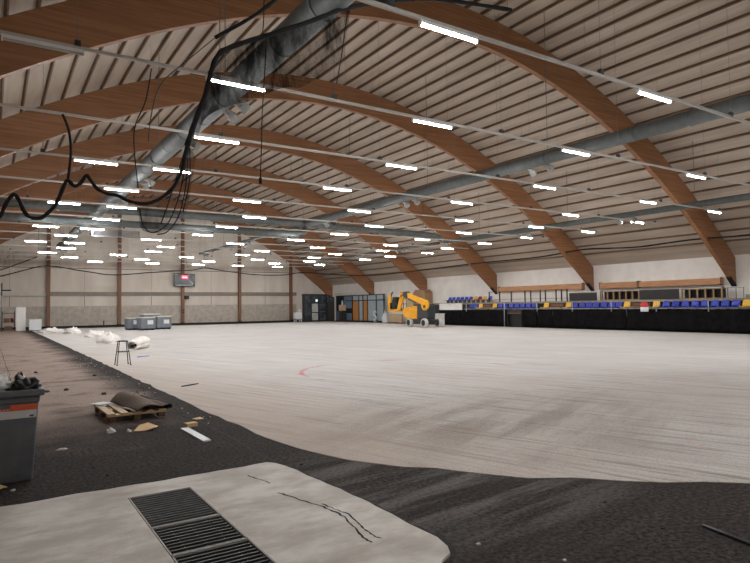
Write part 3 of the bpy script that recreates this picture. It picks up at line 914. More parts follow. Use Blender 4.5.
booth(17.65, 20.05, 2.5, 5, 'timber framed booth with five dark openings near the right edge')
def hoard(y0, y1, z1, label):
    t = thing('black_panel', label, 'panel', (35.2, (y0 + y1) / 2, DKZ), 0, 'black panels on the upper deck')
    h = (y1 - y0) / 2
    b = B(); b.box(-.02, .02, -h, h, 0, z1 - DKZ); b.build('board', M['panel_black'], t)
    b = B(); b.box(-.03, .03, -h, h, z1 - DKZ, z1 - DKZ + .03); b.build('edge_strip', M['deck_wood'], t)
    for s in (-.8, .8):
        b = B(); b.bar((.02, s * h, (z1 - DKZ) * .8), (.3, s * h, 0), .03); b.build('strut', M['black'], t)
hoard(25.98, 28.3, 2.5, 'black panel on the upper deck left of the middle booth')
hoard(20.15, 22.75, 2.56, 'black panel on the upper deck between the two timber booths')
# black rail frames
T = thing('deck_railing', 'black steel railing on the upper deck in front of the white wall', 'railing', (35.2, 32, DKZ))
b = B(); b.bar((0, -3.6, .86), (0, 4.6, .86), .035); b.build('top_rail', M['black'], T)
b = B(); b.bar((0, -3.6, .22), (0, 4.6, .22), .02); b.build('mid_rail', M['black'], T)
for yy in (36.5, 35.3, 34.0, 32.55, 31.95, 31.0, 30.5, 29.5, 29.0, 28.5):
    b = B(); b.bar((0, yy - 32, 0), (0, yy - 32, .86), .07); b.build('post', M['black'], T)
T = thing('deck_railing', 'short black steel railing at the right end of the deck', 'railing', (35.2, 16.9, DKZ))
b = B(); b.bar((0, -.5, .6), (0, .45, .6), .02); b.build('top_rail', M['black'], T)
for yy in (-.45, -.05, .4):
    b = B(); b.bar((0, yy, 0), (0, yy, .6), .025); b.build('post', M['black'], T)
b = B(); b.box(35.06, 35.5, 12.5, 16.3, DKZ, DKZ + .16); b.box(35.06, 35.5, 12.5, 16.3, DKZ + .16, DKZ + .2)
tag(b.build('deck_kerb', M['deck_wood']), 'low timber kerb at the right end of the upper deck', 'kerb')
# timber beams on the wall between the arch feet
def wbeam(y0, y1, label, tall=.44):
    b = B(); b.box(36.3, XR - .01, y0, y1, 2.78, 2.78 + tall)
    for yy in (y0 + .02, y1 - .05): b.box(36.29, XR - .01, yy, yy + .03, 2.74, 2.82 + tall, 1)
    tag(b.build('wall_beam', [M['timber'], M['black']]), label, 'beam', 'timber beams on the right wall')
wbeam(28.0, 36.6, 'brown timber beam on the white wall above the black railing')
wbeam(23.6, 26.6, 'brown timber wall beam above the middle booth, shorter one', .4)
wbeam(18.2, 23.55, 'long brown timber wall beam above the right hand booth', .38)
# light strip under the right beam
b = B(); b.box(35.9, 36.0, 17.9, 26.2, 2.62, 2.68)
b.box(35.85, 36.05, 17.9, 18.0, DKZ, 2.62); b.box(35.85, 36.05, 26.1, 26.2, DKZ, 2.62)
tag(b.build('pipe_rail', M['steel']), 'long thin grey rail under the right wall beams', 'rail')
# plywood casing round the arch foot
T = thing('plywood_casing', 'plywood box around the arch foot behind the yellow boom lift', 'box', (36.05, 46.75, 0))
b = B(); b.box(-.5, .5, -.95, .95, 1.86, 3.0)
b.prism([(-.95, 3.0), (.95, 3.0), (.6, 3.3), (-.6, 3.3)], -.5, .5, 0, 'x')
b.build('casing', M['plywood'], T)
b = B(); b.box(-.48, .5, -.92, .92, 0, 1.86); b.build('plinth', M['panel_black'], T)

# ------------------------------------------------------------------ boom lift
T = thing('boom_lift', 'yellow articulated boom lift parked on the white rink floor', 'lift', (29.7, 38.4, .006))
b = B(); b.box(-.55, .55, -1.25, 1.25, .28, .62); b.box(-.35, .35, -1.35, 1.35, .36, .56)
b.build('chassis', M['charcoal'], T, bevel=.03)
for sx in (-1, 1):
    for sy in (-1, 1):
        w = B(); w.lathe([(.2, -.13), (.33, -.14), (.36, -.10), (.36, .10), (.33, .14), (.2, .13)], (0, 0, 0), 'x', 28)
        wo = w.build('wheel', M['tyre'], T, loc=(sx * .72, sy * 1.0, .36))
        h = B(); h.lathe([(.21, -.15), (.24, -.145), (.25, -.1), (.25, .1), (.24, .145), (.21, .15)], (0, 0, 0), 'x', 20)
        h.lathe([(.07, -.18), (.08, .18)], (0, 0, 0), 'x', 10)
        h.build('hub', M['hub'], wo)
        a = B(); a.bar((sx * .3, sy * 1.0, .38), (sx * .6, sy * 1.0, .38), .14); a.build('axle', M['charcoal'], T)
b = B(); b.box(-.62, .12, -1.3, .12, .66, 1.88); b.prism([(-1.3, .68), (-1.42, .9), (-1.42, 1.65), (-1.3, 1.86)], -.58, .08, 0, 'x')
b.build('engine_cover', M['charcoal'], T, bevel=.06)
b = B(); b.box(-.6, .4, .16, 1.7, .66, 1.3); b.box(-.56, .3, .16, .9, 1.3, 1.72)
b.prism([(.8, 1.5), (1.6, 1.62), (2.2, 1.5), (2.3, 1.2), (2.0, .8), (.8, .8)], -.5, .2, 0, 'x')
b.build('turntable_hood', M['yellow'], T, bevel=.05)
b = B(); b.lathe([(.42, .60), (.42, .70)], (0, 0, 0), 'z', 24); b.build('turntable', M['black'], T)
b = B()
b.prism([(-1.42, 1.6), (-1.2, 1.36), (-.9, 1.36), (-.68, 1.6), (-.62, 1.86), (-.1, 2.0), (1.3, 2.42), (1.24, 2.82), (-.4, 2.36), (-1.3, 2.14), (-1.45, 1.9)], -.78, -.56, 0, 'x')
b.build('boom', M['yellow'], T, bevel=.02)
b = B(); b.bar((-.67, .2, 1.95), (-.67, 1.2, 2.3), .12, .1); b.build('boom_cylinder', M['steel'], T)
b = B(); b.lathe([(.13, -.16), (.13, .16)], (-.67, -1.1, 1.66), 'x', 18); b.build('pivot_pin', M['dark_grey'], T)
b = B(); b.prism([(1.15, 2.36), (1.6, 2.42), (1.85, 2.6), (1.75, 2.9), (1.2, 2.92)], -.82, -.5, 0, 'x')
b.build('boom_head', M['charcoal'], T, bevel=.03)
b = B(); b.bar((-.6, 1.75, 2.75), (-.6, 2.6, 1.45), .16, .2); b.build('jib', M['yellow'], T)
b = B(); b.bar((-.62, 2.2, 2.9), (-.62, 2.75, 1.3), .14, .2); b.bar((-.62, 2.75, 1.4), (-.62, 3.3, 1.3), .14, .2); b.build('jib_mast', M['yellow'], T)
b = B(); b.box(-.55, .55, 3.1, 4.35, 1.30, 1.36); b.box(-.58, -.55, 3.1, 4.35, 1.28, 1.46); b.box(.55, .58, 3.1, 4.35, 1.28, 1.52); b.box(-.55, .55, 4.33, 4.36, 1.28, 1.52); b.build('platform_floor', M['orange'], T)
b = B()
for sx in (-.55, .55):
    for yy in (3.15, 3.6, 4.0, 4.32):
        b.tube([(sx, yy, 1.36), (sx, yy, 2.38)], .028, 8)
    b.tube([(sx, 3.15, 2.38), (sx, 4.32, 2.38)], .03, 8); b.tube([(sx, 3.15, 1.9), (sx, 4.32, 1.9)], .025, 8)
for yy in (3.15, 4.32):
    b.tube([(-.55, yy, 2.38), (.55, yy, 2.38)], .03, 8); b.tube([(-.55, yy, 1.9), (.55, yy, 1.9)], .025, 8)
b.build('platform_rail', M['charcoal'], T)
b = B(); b.box(-.52, -.2, 3.2, 3.7, 1.85, 2.5); b.box(-.1, .3, 3.5, 3.9, 1.4, 2.3); b.box(-.3, .1, 3.9, 4.25, 1.36, 1.9); b.box(-.57, -.55, 3.2, 3.75, 1.5, 2.3); b.box(-.4, .45, 4.28, 4.31, 1.5, 2.2); b.build('control_box', M['black'], T)
b = B(); b.box(-.62, -.48, 4.05, 4.25, 1.3, 2.55); b.box(-.62, -.48, 3.85, 4.0, 2.0, 2.75); b.build('platform_mast', M['yellow'], T)
b = B(); b.bar((-.55, 3.9, 2.5), (-.55, 3.6, 2.95), .06); b.bar((-.5, 4.05, 2.6), (-.5, 3.8, 2.9), .06); b.build('lever', M['black'], T)
b = B(); b.tube(cr([(-.74, -1.2, 1.75), (-.76, 0, 2.05), (-.76, 1.4, 2.42), (-.7, 2.2, 2.6), (-.7, 2.7, 2.0), (-.65, 3.1, 1.5)]), .025, 6); b.build('hose', M['black_rubber'], T)

T = thing('kraft_sheet', 'tall pale kraft sheet leaning on the wall behind the boom lift', 'sheet', (36.3, 49.1, 0))
b = B(); b.prism([(0, 0), (.03, 0), (.28, 2.9), (.25, 2.9)], -.9, .9, 0, 'y'); b.build('sheet', M['kraft'], T)
for s_ in (-.6, .6):
    b = B(); b.box(-.03, 0, s_ - .04, s_ + .04, 0, .1); b.build('chock', M['pine'], T)

# white crate behind the lift's right wheel
T = thing('white_crate', 'white crate on the floor just behind the boom lift rear wheels', 'crate', (31.85, 39.0, .006), .1)
b = B(); b.box(-.28, .28, -.3, .3, 0, 1.0); b.build('body', M['white_paint'], T, bevel=.02)
b = B(); b.box(-.3, .3, -.32, .32, 1.0, 1.05); b.build('lid', M['placard'], T)
# boards and film stacked behind the lift basket
T = thing('board_stack', 'beige boards stacked on edge behind the lift basket', 'boards', (35.3, 50.35, 0))
for i in range(4):
    b = B(); b.box(-.12 + i * .09, -.05 + i * .09, -1.1 + .05 * i, 1.0 + .04 * i, .05, .84 + .03 * i); b.build('board', M['kraft'], T)
for yy in (-.85, .85):
    b = B(); b.box(-.2, .3, yy - .05, yy + .05, 0, .05); b.build('batten', M['pine'], T)
def lump(name, label, cat, loc, sx, sy, sz, mat, seed, rz=0, group=None, nu=26, nv=14, crump=.28):
    b = B()
    def fn(u, v):
        th = 2 * PI * u; ph = PI / 2 * v
        d = Vector((math.cos(th) * math.cos(ph), math.sin(th) * math.cos(ph), math.sin(ph)))
        k = 1 + crump * noise.noise(Vector((d.x * 2.3 + seed, d.y * 2.3, d.z * 2.3))) + crump * .5 * noise.noise(Vector((d.x * 6 + seed, d.y * 6, d.z * 6)))
        return (d.x * sx * k, d.y * sy * k, max(0, d.z * sz * k * (1 + .5 * noise.noise(Vector((d.x * 4, d.y * 4, seed))))))
    b.grid(fn, nu, nv)
    bmesh.ops.remove_doubles(b.bm, verts=b.bm.verts, dist=.001)
    o = b.build(name, mat)
    o.location = loc; o.rotation_euler = (0, 0, rz)
    return tag(o, label, cat, group)
lump('plastic_bundle', 'white crumpled plastic bundle left of the beige boards', 'bundle', (35.0, 51.95, 0), .3, .34, 1.05, M['film'], 3.3)
b = B()
q = cr([(0, -.2, .98), (0, -.1, 1.16), (0, .12, 1.18), (0, .24, 1.0), (0, .16, .8), (0, -.05, .68), (0, -.22, .5), (0, -.18, .28), (0, .02, .2), (0, .22, .3)], 5)
b.tube(q, [.09 + .035 * noise.noise(Vector((i * .7, 0, 3))) for i in range(len(q))], 8)
b.box(-.1, .12, -.12, .12, 0, .18)
o_ = b.build('plastic_twist', M['film']); o_.location = (35.72, 55.0, 0)
tag(o_, 'white twisted plastic standing in front of the blue grey panel', 'plastic')

# ------------------------------------------------------------------ entrance at the far right corner
T = thing('glazed_vestibule', 'black framed glazed vestibule in the far right corner with exit sign', 'vestibule', (33.95, 65.8, 0))
b = B()
for x0 in (-1.6, -.62, .45, 1.5): b.box(x0 - .06, x0 + .06, -.06, .06, 0, 3.25)
for z0 in (.04, 2.2, 3.22): b.box(-1.6, 1.5, -.05, .05, z0 - .05, z0 + .05)
b.box(-.62, 1.5, -.04, .04, 1.0, 1.06)
b.box(-1.66, -1.54, 0, .45, 0, .1); b.box(-1.66, -1.54, 0, .45, 3.15, 3.25)
b.build('frame', M['frame_dark'], T)
for x0, x1, z0, z1 in ((-1.54, -.68, .09, 2.15), (-1.54, -.68, 2.25, 3.17), (-.56, .39, 2.25, 3.17), (.51, 1.44, .09, 2.15), (.51, 1.44, 2.25, 3.17)):
    b = B(); b.box(x0, x1, -.012, .012, z0, z1); b.build('glass_pane', M['glass_dark'], T)
b = B(); b.box(-1.61, -1.59, .06, .45, .1, 3.15); b.build('glass_pane', M['glass_dark'], T)
d = B(); d.box(-.5, .33, -.02, .02, .1, 2.15); d = d.build('door', M['door_lit'], T)
h = B(); h.box(-.5, .33, -.05, -.02, 1.0, 1.12); h.build('push_bar', M['frame_dark'], d)
b = B(); b.box(.55, 1.3, -.05, -.015, 1.1, 1.22); b.build('handle_rail', M['galv'], T)
s = B(); s.box(-.12, .2, -.2, -.06, 2.36, 2.7); s = s.build('exit_sign', M['frame_dark'], T)
h = B(); h.box(-.1, .18, -.212, -.2, 2.39, 2.67); h.build('lit_face', M['exit_lit'], s)
b = B(); b.box(-1.66, 1.6, 0, .45, 3.25, 3.33); b.build('roof_board', M['frame_dark'], T)
T = thing('dark_door', 'plain dark door right of the glazed vestibule', 'door', (36.15, 65.8, 0))
b = B(); b.box(-.62, .44, -.05, .05, 0, 2.95); b.build('surround', M['frame_dark'], T)
b = B(); b.box(-.5, .4, -.09, -.05, .03, 2.2); b.build('leaf', M['door_dark'], T)
b = B(); b.box(-.62, .44, -.08, .0, 2.3, 2.9); b.build('header', M['glass_dark'], T)
b = B(); b.tube([(.3, -.09, 1.05), (.3, -.16, 1.05), (.15, -.16, 1.05)], .02, 6); b.build('door_handle', M['steel'], T)
# framed partition along the right wall: panels between black uprights
PX = 36.0
T = thing('partition_frame', 'black steel partition frame along the right wall holding coloured panels', 'partition', (PX, 59, 0))
b = B(); b.bar((0, -5.5, 3.02), (0, 5.2, 3.02), .1); b.build('top_rail', M['frame_dark'], T)
b = B(); b.bar((0, -5.5, 2.42), (0, 3.0, 2.42), .1); b.build('mid_rail', M['frame_dark'], T)
b = B(); b.bar((0, -5.5, .06), (0, 5.2, .06), .12); b.build('bottom_rail', M['frame_dark'], T)
for yy in (64.1, 62.4, 60.3, 58.8, 57.9, 56.9, 55.1, 53.6):
    b = B(); b.bar((0, yy - 59, 0), (0, yy - 59, 3.02), .1); b.build('upright', M['frame_dark'], T)
def infill(y0, y1, z0, z1, m, name='panel', dx=.03):
    b = B(); b.box(dx - .02, dx + .02, y0 - 59, y1 - 59, z0, z1); b.build(name, M[m], T)
infill(53.7, 55.05, .1, 3.0, 'panel_blue'); infill(55.15, 56.85, .1, 3.0, 'panel_blue')
infill(56.95, 57.85, 2.45, 3.0, 'panel_blue'); infill(57.95, 58.75, .1, 3.0, 'panel_blue')
infill(57.0, 57.85, .1, 2.38, 'door_orange', 'door_panel'); infill(58.85, 60.2, .1, 2.38, 'door_orange', 'door_panel')
infill(58.85, 60.2, 2.45, 3.0, 'panel_blue'); infill(60.35, 62.3, 1.55, 2.4, 'panel_deep'); infill(60.35, 62.3, .1, .95, 'panel_deep')
infill(60.35, 62.3, .95, 1.55, 'hub'); infill(62.5, 64.0, .1, 1.2, 'panel_deep'); infill(62.5, 64.0, 1.2, 3.0, 'hub'); infill(60.35, 62.3, 2.45, 3.0, 'panel_deep')
T = thing('cardboard_box', 'beige cardboard carton with white bottle on a dark shelf, right of vestibule', 'box', (35.6, 62.0, 0))
b = B(); b.box(-.3, .3, -.35, .35, 1.25, 1.95); b.build('carton', M['kraft'], T)
b = B(); b.lathe([(.1, 1.95), (.11, 2.25), (.05, 2.4), (.04, 2.5)], (0, 0, 0), 'z', 12); b.build('bottle', M['film'], T)
b = B(); b.box(-.32, .32, -.5, .5, 1.15, 1.25); b.box(-.28, -.22, -.45, -.35, 0, 1.15); b.box(-.28, -.22, .35, .45, 0, 1.15); b.box(.2, .28, -.45, .45, 0, 1.15); b.build('shelf', M['panel_black'], T)
b = B(); b.box(-.2, .3, -.3, .3, 0, 1.1); b.build('lower_box', M['door_dark'], T)
b = B(); b.box(35.5, 36.3, 60.2, 63.8, 3.07, 3.4)
tag(b.build('foam_board', M['tote_lid'], bevel=.03), 'pale foam boards lying on top of the partition frame', 'boards')

# cart by the vestibule
T = thing('service_cart', 'light grey cart with an upright canister by the back wall', 'cart', (30.35, 63.4, 0))
b = B(); b.box(-.42, .42, -.3, .3, .35, 1.12); b.build('body', M['placard'], T, bevel=.03)
b = B(); b.lathe([(.11, 1.12), (.12, 1.4), (.06, 1.48)], (.22, 0, 0), 'z', 14); b.build('canister', M['white_paint'], T)
b = B(); b.box(-.44, .44, -.32, .32, .27, .35); b.build('tray', M['steel'], T)
for sx in (-.34, .34):
    for sy in (-.24, .24):
        b = B(); b.lathe([(.13, -.03), (.13, .03)], (sx, sy, .13), 'x', 16); b.box(sx - .02, sx + .02, sy - .02, sy + .02, .2, .28); b.build('wheel', M['film'], T)
b = B(); b.tube(cr([(.42, .1, .9), (.62, .1, 1.05), (.9, .05, .7), (1.05, 0, .35)]), .025, 6); b.build('hose', M['black_rubber'], T)

# ------------------------------------------------------------------ back wall things
T = thing('scoreboard', 'black scoreboard screen with red digits on the middle wall post', 'scoreboard', (17.86, Y1H - .58, 4.17))
b = B(); b.box(-1.12, 1.12, -.08, .1, 0, 1.4); b.build('case', M['screen'], T, bevel=.02)
b = B(); b.box(-.3, .38, -.09, -.08, .82, 1.2); b.build('digit_window', M['red_led'], T)
b = B()
for i in range(4):
    x0 = -.2 + i * .125
    b.box(x0, x0 + .085, -.1, -.09, .93, 1.08)
b.build('digits', M['pink_led'], T)
b = B(); b.box(-1.0, .95, -.09, -.08, .1, .15); b.bar((.55, -.085, .62), (.95, -.085, .3), .01, .06); b.build('caption_line', M['screen_text'], T)
b = B(); b.box(-1.1, 1.1, -.1, -.08, 1.34, 1.4); b.box(-1.1, 1.1, -.1, -.08, 0, .05); b.box(-1.12, -1.06, -.1, -.08, 0, 1.4); b.box(1.06, 1.12, -.1, -.08, 0, 1.4); b.build('bezel', M['black'], T)
b = B(); b.box(-.45, .05, .1, .17, .4, 1.0); b.build('mount', M['black'], T)
T = thing('wall_speaker', 'small black speaker box beside the middle post under the scoreboard', 'speaker', (18.17, Y1H - .36, 2.78))
b = B(); b.box(-.22, .22, -.2, .22, 0, .38); b.build('cabinet', M['black'], T, bevel=.02)
b = B(); b.lathe([(.12, -.205), (.13, -.2)], (0, 0, .19), 'y', 16); b.build('cone', M['charcoal'], T)
b = B(); b.box(-.1, .1, .22, .3, .1, .28); b.build('bracket', M['steel'], T)
T = thing('switch_box', 'narrow black switch box low on the middle wall post', 'box', (17.77, Y1H - .44, 1.25))
b = B(); b.box(-.09, .09, -.06, .02, 0, .42); b.build('case', M['black'], T)
b = B(); b.box(-.04, .04, -.08, -.06, .15, .28); b.build('lever', M['steel'], T)
T = thing('small_bollard', 'tiny dark stub standing at the foot of the back wall', 'bollard', (9.7, 65.4, 0))
b = B(); b.lathe([(.14, 0), (.14, .04), (.06, .08), (.05, .5), (.08, .56), (.05, .62)], (0, 0, 0), 'z', 14); b.build('stub', M['black_rubber'], T)
# left corner pieces
T = thing('leaning_door', 'tall white door leaf leaning at the far left', 'door', (2.25, 59.4, 0), -.0)
b = B(); b.prism([(0, 0), (.06, 0), (.26, 2.05), (.2, 2.05)], -.36, .36, 0, 'x'); b.build('leaf', M['placard'], T)
b = B(); b.prism([(-.012, .15), (0, .15), (.16, 1.9), (.148, 1.9)], -.3, .3, 0, 'x'); b.build('raised_field', M['white_paint'], T)
b = B(); b.box(-.3, .3, .5, .54, 0, 1.95); b.bar((-.2, .23, 1.9), (-.2, .5, 1.9), .04); b.bar((.2, .23, 1.9), (.2, .5, 1.9), .04); b.build('prop', M['steel'], T)
T = thing('white_chest', 'low white chest beside the tall white panel', 'chest', (3.3, 59.0, 0))
b = B(); b.box(-.46, .46, -.3, .3, .05, .9); b.build('body', M['placard'], T, bevel=.02)
b = B(); b.box(-.48, .48, -.32, .32, .9, .98); b.build('lid', M['white_paint'], T, bevel=.015)
b = B(); b.box(-.42, .42, -.26, .26, 0, .05); b.build('plinth', M['black'], T)
T = thing('tool_rack', 'dark steel rack with odds and ends at the far left edge', 'rack', (1.35, 60.5, 0))
for sx in (-.45, .45):
    for sy in (-.25, .25):
        b = B(); b.bar((sx, sy, 0), (sx, sy, 1.7), .05); b.build('upright', M['black'], T)
for zz in (.1, .72, 1.5):
    b = B(); b.box(-.47, .47, -.27, .27, zz, zz + .05); b.build('shelf', M['dark_grey'], T)
b = B(); b.box(-.35, .1, -.2, .2, .77, 1.1); b.box(-.3, .3, -.2, .15, .15, .4); b.build('carton', M['post_wood'], T)
b = B(); b.lathe([(.12, .77), (.12, 1.05), (.05, 1.12)], (.28, 0, 0), 'z', 14); b.build('canister', M['seat_red'], T)
T = thing('steel_post', 'tall dark steel post at the extreme left edge', 'post', (.86, 61.6, 0))
b = B(); b.bar((0, 0, 0), (0, 0, 3.1), .05); b.build('lower_post', M['steel'], T)
b = B(); b.bar((0, 0, 3.1), (0, 0, 4.2), .1); b.bar((.05, 0, 3.55), (.7, 0, 3.55), .08, .12); b.build('bracket_arm', M['black'], T)
b = B(); b.box(-.15, .15, -.15, .15, 0, .02); b.build('base_plate', M['steel'], T)

# grey pallet totes
def tote(x, y, rz, label, w=1.2, d=1.0, h=1.05, lid='tote_lid', z=.006):
    t = thing('pallet_tote', label, 'tote', (x, y, z), rz, 'grey totes in front of the back wall')
    b = B(); b.box(-w / 2, w / 2, -d / 2, d / 2, .14, h - .06)
    for sx in (-1, 1):
        for sy in (-1, 1): b.box(sx * w / 2 - .05, sx * w / 2 + .05, sy * d / 2 - .05, sy * d / 2 + .05, .14, h - .04)
    b.build('bin_body', M['tote'], t)
    b = B(); b.box(-w / 2 - .06, w / 2 + .06, -d / 2 - .06, d / 2 + .06, h - .06, h + .03); b.build('lid', M[lid], t, bevel=.02)
    b = B()
    for xx in (-w / 2 + .08, 0, w / 2 - .08): b.box(xx - .08, xx + .08, -d / 2, d / 2, 0, .14)
    b.build('skid', M['black'], t)
    b = B(); b.box(-.05, .42, -d / 2 - .015, -d / 2, .48, .82); b.build('placard', M['placard'], t)
    for zz in (.3, .9):
        b = B(); b.box(-w / 2, w / 2, -d / 2 - .025, -d / 2, zz - .03, zz + .03); b.build('rib', M['tote'], t)
    return t
tote(10.05, 53.0, .12, 'grey pallet tote at the left end of the tote group', .8, 1.0, 1.0)
tote(10.85, 51.5, .12, 'grey pallet tote second from left, nearest the camera', 1.05, 1.0, 1.05)
tote(11.75, 54.2, .12, 'tall tote with a white lid at the back of the group', 1.3, 1.0, 1.3, 'white_paint')
tote(12.45, 52.8, .12, 'grey pallet tote at the right end of the tote group', 1.1, 1.0, 1.1)

# crumpled white fleece on the pad
lump('fleece_heap', 'flat heap of white fleece at the far left corner of the rink', 'fleece', (4.1, 53.2, .006), .85, 1.9, .3, M['fleece'], 1.0, group='fleece on the rink')
lump('fleece_heap', 'small heap of white fleece, second from the far left corner', 'fleece', (5.2, 49.3, .006), .55, 1.5, .38, M['fleece'], 4.0, group='fleece on the rink')
lump('fleece_heap', 'long low heap of white fleece in the middle of the row', 'fleece', (5.75, 41.8, .006), .6, 2.4, .36, M['fleece'], 7.0, group='fleece on the rink')
lump('fleece_heap', 'puffy heap of white fleece right behind the wire stand', 'fleece', (5.35, 34.4, .006), .6, 1.6, .46, M['fleece'], 12.0, group='fleece on the rink')
T = thing('fleece_roll', 'rolled white fleece with dark open end, right of the wire stand', 'roll', (5.4, 27.4, .006), 0, 'fleece on the rink')
b = B()
ax = Vector((.52, 1.0, 0)).normalized()
sd = Vector((ax.y, -ax.x, 0))
def rollfn(u, v):
    th = 2 * PI * v; s_ = -.75 + 1.6 * u
    r_ = (.17 + .10 * u) * (1 + .22 * noise.noise(Vector((u * 5, math.cos(th) * 1.3, math.sin(th) * 1.3))))
    c = ax * s_ + Vector((0, 0, .2 + .04 * u))
    p = c + sd * math.cos(th) * r_ * 1.25 + Vector((0, 0, math.sin(th) * r_))
    p.z = max(0, p.z); return p
b.grid(rollfn, 18, 20); 
b.build('fabric', M['fleece'], T, solid=.05)
b = B(); b.tube([ax * -.74 + Vector((0, 0, .17)), ax * .6 + Vector((0, 0, .2))], .06, 14); b.build('hole_shade', M['mat_under'], T)  # solid dark tube standing in for the shaded hole of the roll

# wire stand
T = thing('wire_stand', 'thin black four legged stand at the rink edge', 'stand', (3.52, 20.0, 0), 0)
def leg(sx, sy):
    b = B(); b.tube([(sx * .2, sy * .2, .0), (sx * .12, sy * .12, .75)], .014, 8); b.build('leg', M['black'], T)
    b = B(); b.box(sx * .2 - .02, sx * .2 + .02, sy * .2 - .02, sy * .2 + .02, 0, .03); b.build('foot', M['black_rubber'], T)
for sx in (-1, 1):
    for sy in (-1, 1): leg(sx, sy)
def loop(z, r, rad, name):
    b = B()
    P_ = [(-r, -r, z), (r, -r, z), (r, r, z), (-r, r, z)]
    for i in range(4): b.tube([P_[i], P_[(i + 1) % 4]], rad, 8)
    b.build(name, M['black'], T)
loop(.75, .12, .018, 'top_frame'); loop(.42, .16, .010, 'brace_frame')
b = B(); b.bar((-.12, 0, .74), (.12, 0, .74), .03, .02); b.bar((-.22, .0, .73), (-.12, 0, .74), .02); b.build('cross_bar', M['black'], T)

# ------------------------------------------------------------------ pallet, mat, bin and litter
PZ = .0
ang = math.atan2(10.0 - 9.87, 2.33 - 1.6)
T = thing('wooden_pallet', 'wooden pallet lying on the asphalt under the brown mat', 'pallet', (1.53, 9.9, 0), .03)
LW, LD = .88, 1.2
for i, yy in enumerate((.05, .34, .6, .86, 1.15)):
    pass
for xx in (.06, .25, .44, .63, .82):
    b = B(); b.box(xx - .055, xx + .055, 0, LD, .12, .144); b.build('top_board', M['pine'], T)
for yy in (.07, .6, 1.13):
    b = B(); b.box(0, LW, yy - .07, yy + .07, .096, .12); b.build('stringer_board', M['pine'], T)
    for xx in (.07, .44, .81):
        b = B(); b.box(xx - .05, xx + .05, yy - .07, yy + .07, .022, .096); b.build('block', M['shaded_block_wood'], T)
for xx in (.07, .44, .81):
    b = B(); b.box(xx - .05, xx + .05, 0, LD, 0, .006); b.build('bottom_board', M['post_wood'], T)

T = thing('rubber_mat', 'brown rubber mat draped over the pallet, its end curling down', 'mat', (1.58, 9.42, 0))
def matfn(u, v, off=0):
    # u runs from the near edge to the far edge, v from the left edge to the curled right end
    x_ = .36 - .2 * u + .50 * v
    y_ = .42 + 1.2 * u + .08 * v
    z_ = .158 + .17 * math.sin(PI * min(1, v / .95) ** .9) * (.35 + .65 * u) + .008 * math.sin(u * 9 + v * 5)
    if v > .8:
        z_ += .05 * math.sin((v - .8) / .2 * PI / 2)
    return (x_, y_, z_ + off)
b = B(); b.grid(lambda u, v: matfn(u, v, .008), 20, 28); b.build('top_face', M['mat'], T, solid=.008)
b = B(); b.grid(lambda u, v: matfn(u, v, -.002), 20, 28); b.build('backing', M['mat_under'], T, solid=.008)
b = B()
def curl(u, v):
    p = Vector(matfn(u, 1.0, 0)); th = v * PI * 1.05
    return (p.x + .06 * math.sin(th), p.y, p.z - .034 * (1 - math.cos(th)) + .01)
b.grid(curl, 20, 12); b.build('curled_end', M['mat_under'], T, solid=.016)
b = B(); b.grid(lambda u, v: Vector(matfn(v, 0)) + Vector((-.02 - .012 * u, 0, .012 - .012 * u)), 2, 20); b.build('edge_strip', M['galv_light'], T, solid=.006)
b = B(); b.grid(lambda u, v: (-.03 + .2 * u - .12 * v, 1.36 + .22 * v, .16 + .02 * u + .01 * v), 6, 4); b.build('torn_flap', M['galv_light'], T, solid=.006)

# wheelie bin
T = thing('wheelie_bin', 'dark grey wheelie bin overfull with bags at the left edge', 'bin', (.135, 7.05, 0))
b = B()
def ring_at(z, hw, y0, y1):
    return [(-hw, y0, z), (hw, y0, z), (hw, y1, z), (-hw, y1, z)]
lev = [(.0, .255, .06, .56), (.08, .26, .05, .6), (.80, .30, .01, .7), (.82, .31, 0, .71), (.89, .315, 0, .72)]
rings = [[b.bm.verts.new(p) for p in ring_at(z, hw, a, c)] for z, hw, a, c in lev]
for r0, r1 in zip(rings, rings[1:]):
    for i in range(4): b._face([r0[i], r0[(i + 1) % 4], r1[(i + 1) % 4], r1[i]], 0)
b._face(rings[0][::-1], 0); b._face(rings[-1], 0)
b.build('body', M['bin'], T, bevel=.02)
b = B()
for x0, x1, y0, y1 in ((-.35, .35, -.035, .02), (-.35, .35, .7, .76), (-.35, -.3, 0, .74), (.3, .35, 0, .74)): b.box(x0, x1, y0, y1, .875, .94)
b.box(.35, .40, .0, .12, .895, .92)
b.build('rim', M['bin'], T, bevel=.012)
b = B(); b.tube([(-.25, .8, .91), (.25, .8, .91)], .018, 8); b.build('handle', M['bin'], T)
for s_ in (-1, 1):
    b = B(); b.lathe([(.1, -.03), (.1, .03)], (s_ * .2, .64, .1), 'x', 18); b.build('wheel', M['black_rubber'], T)
def face_y(z): return .05 - (z - .1) / .68 * .04 - .004
def sticker(x0, x1, z0, z1, m, name):
    b = B(); v = [b.bm.verts.new(p) for p in ((x0, face_y(z0), z0), (x1, face_y(z0), z0), (x1 + (z1 - z0) * .04, face_y(z1), z1), (x0, face_y(z1), z1))]
    b._face(v, 0); b.build(name, M[m], T, solid=.003)
sticker(-.28, .28, .655, .735, 'bin_white', 'white_band')
sticker(-.28, .05, .737, .762, 'bin_label', 'orange_band'); sticker(.05, .282, .737, .795, 'bin_label', 'orange_band')
sticker(.22, .255, .665, .685, 'black', 'small_mark')
for i in range(9):
    sticker(-.22 + i * .03, -.22 + i * .03 + .016, .742, .756, 'bin_white', 'label_mark')
lump('rubbish_bag', 'black rubbish bag bulging out of the grey bin', 'bag', (.31, 7.30, .9), .15, .2, .14, M['bag'], 21, crump=.5)
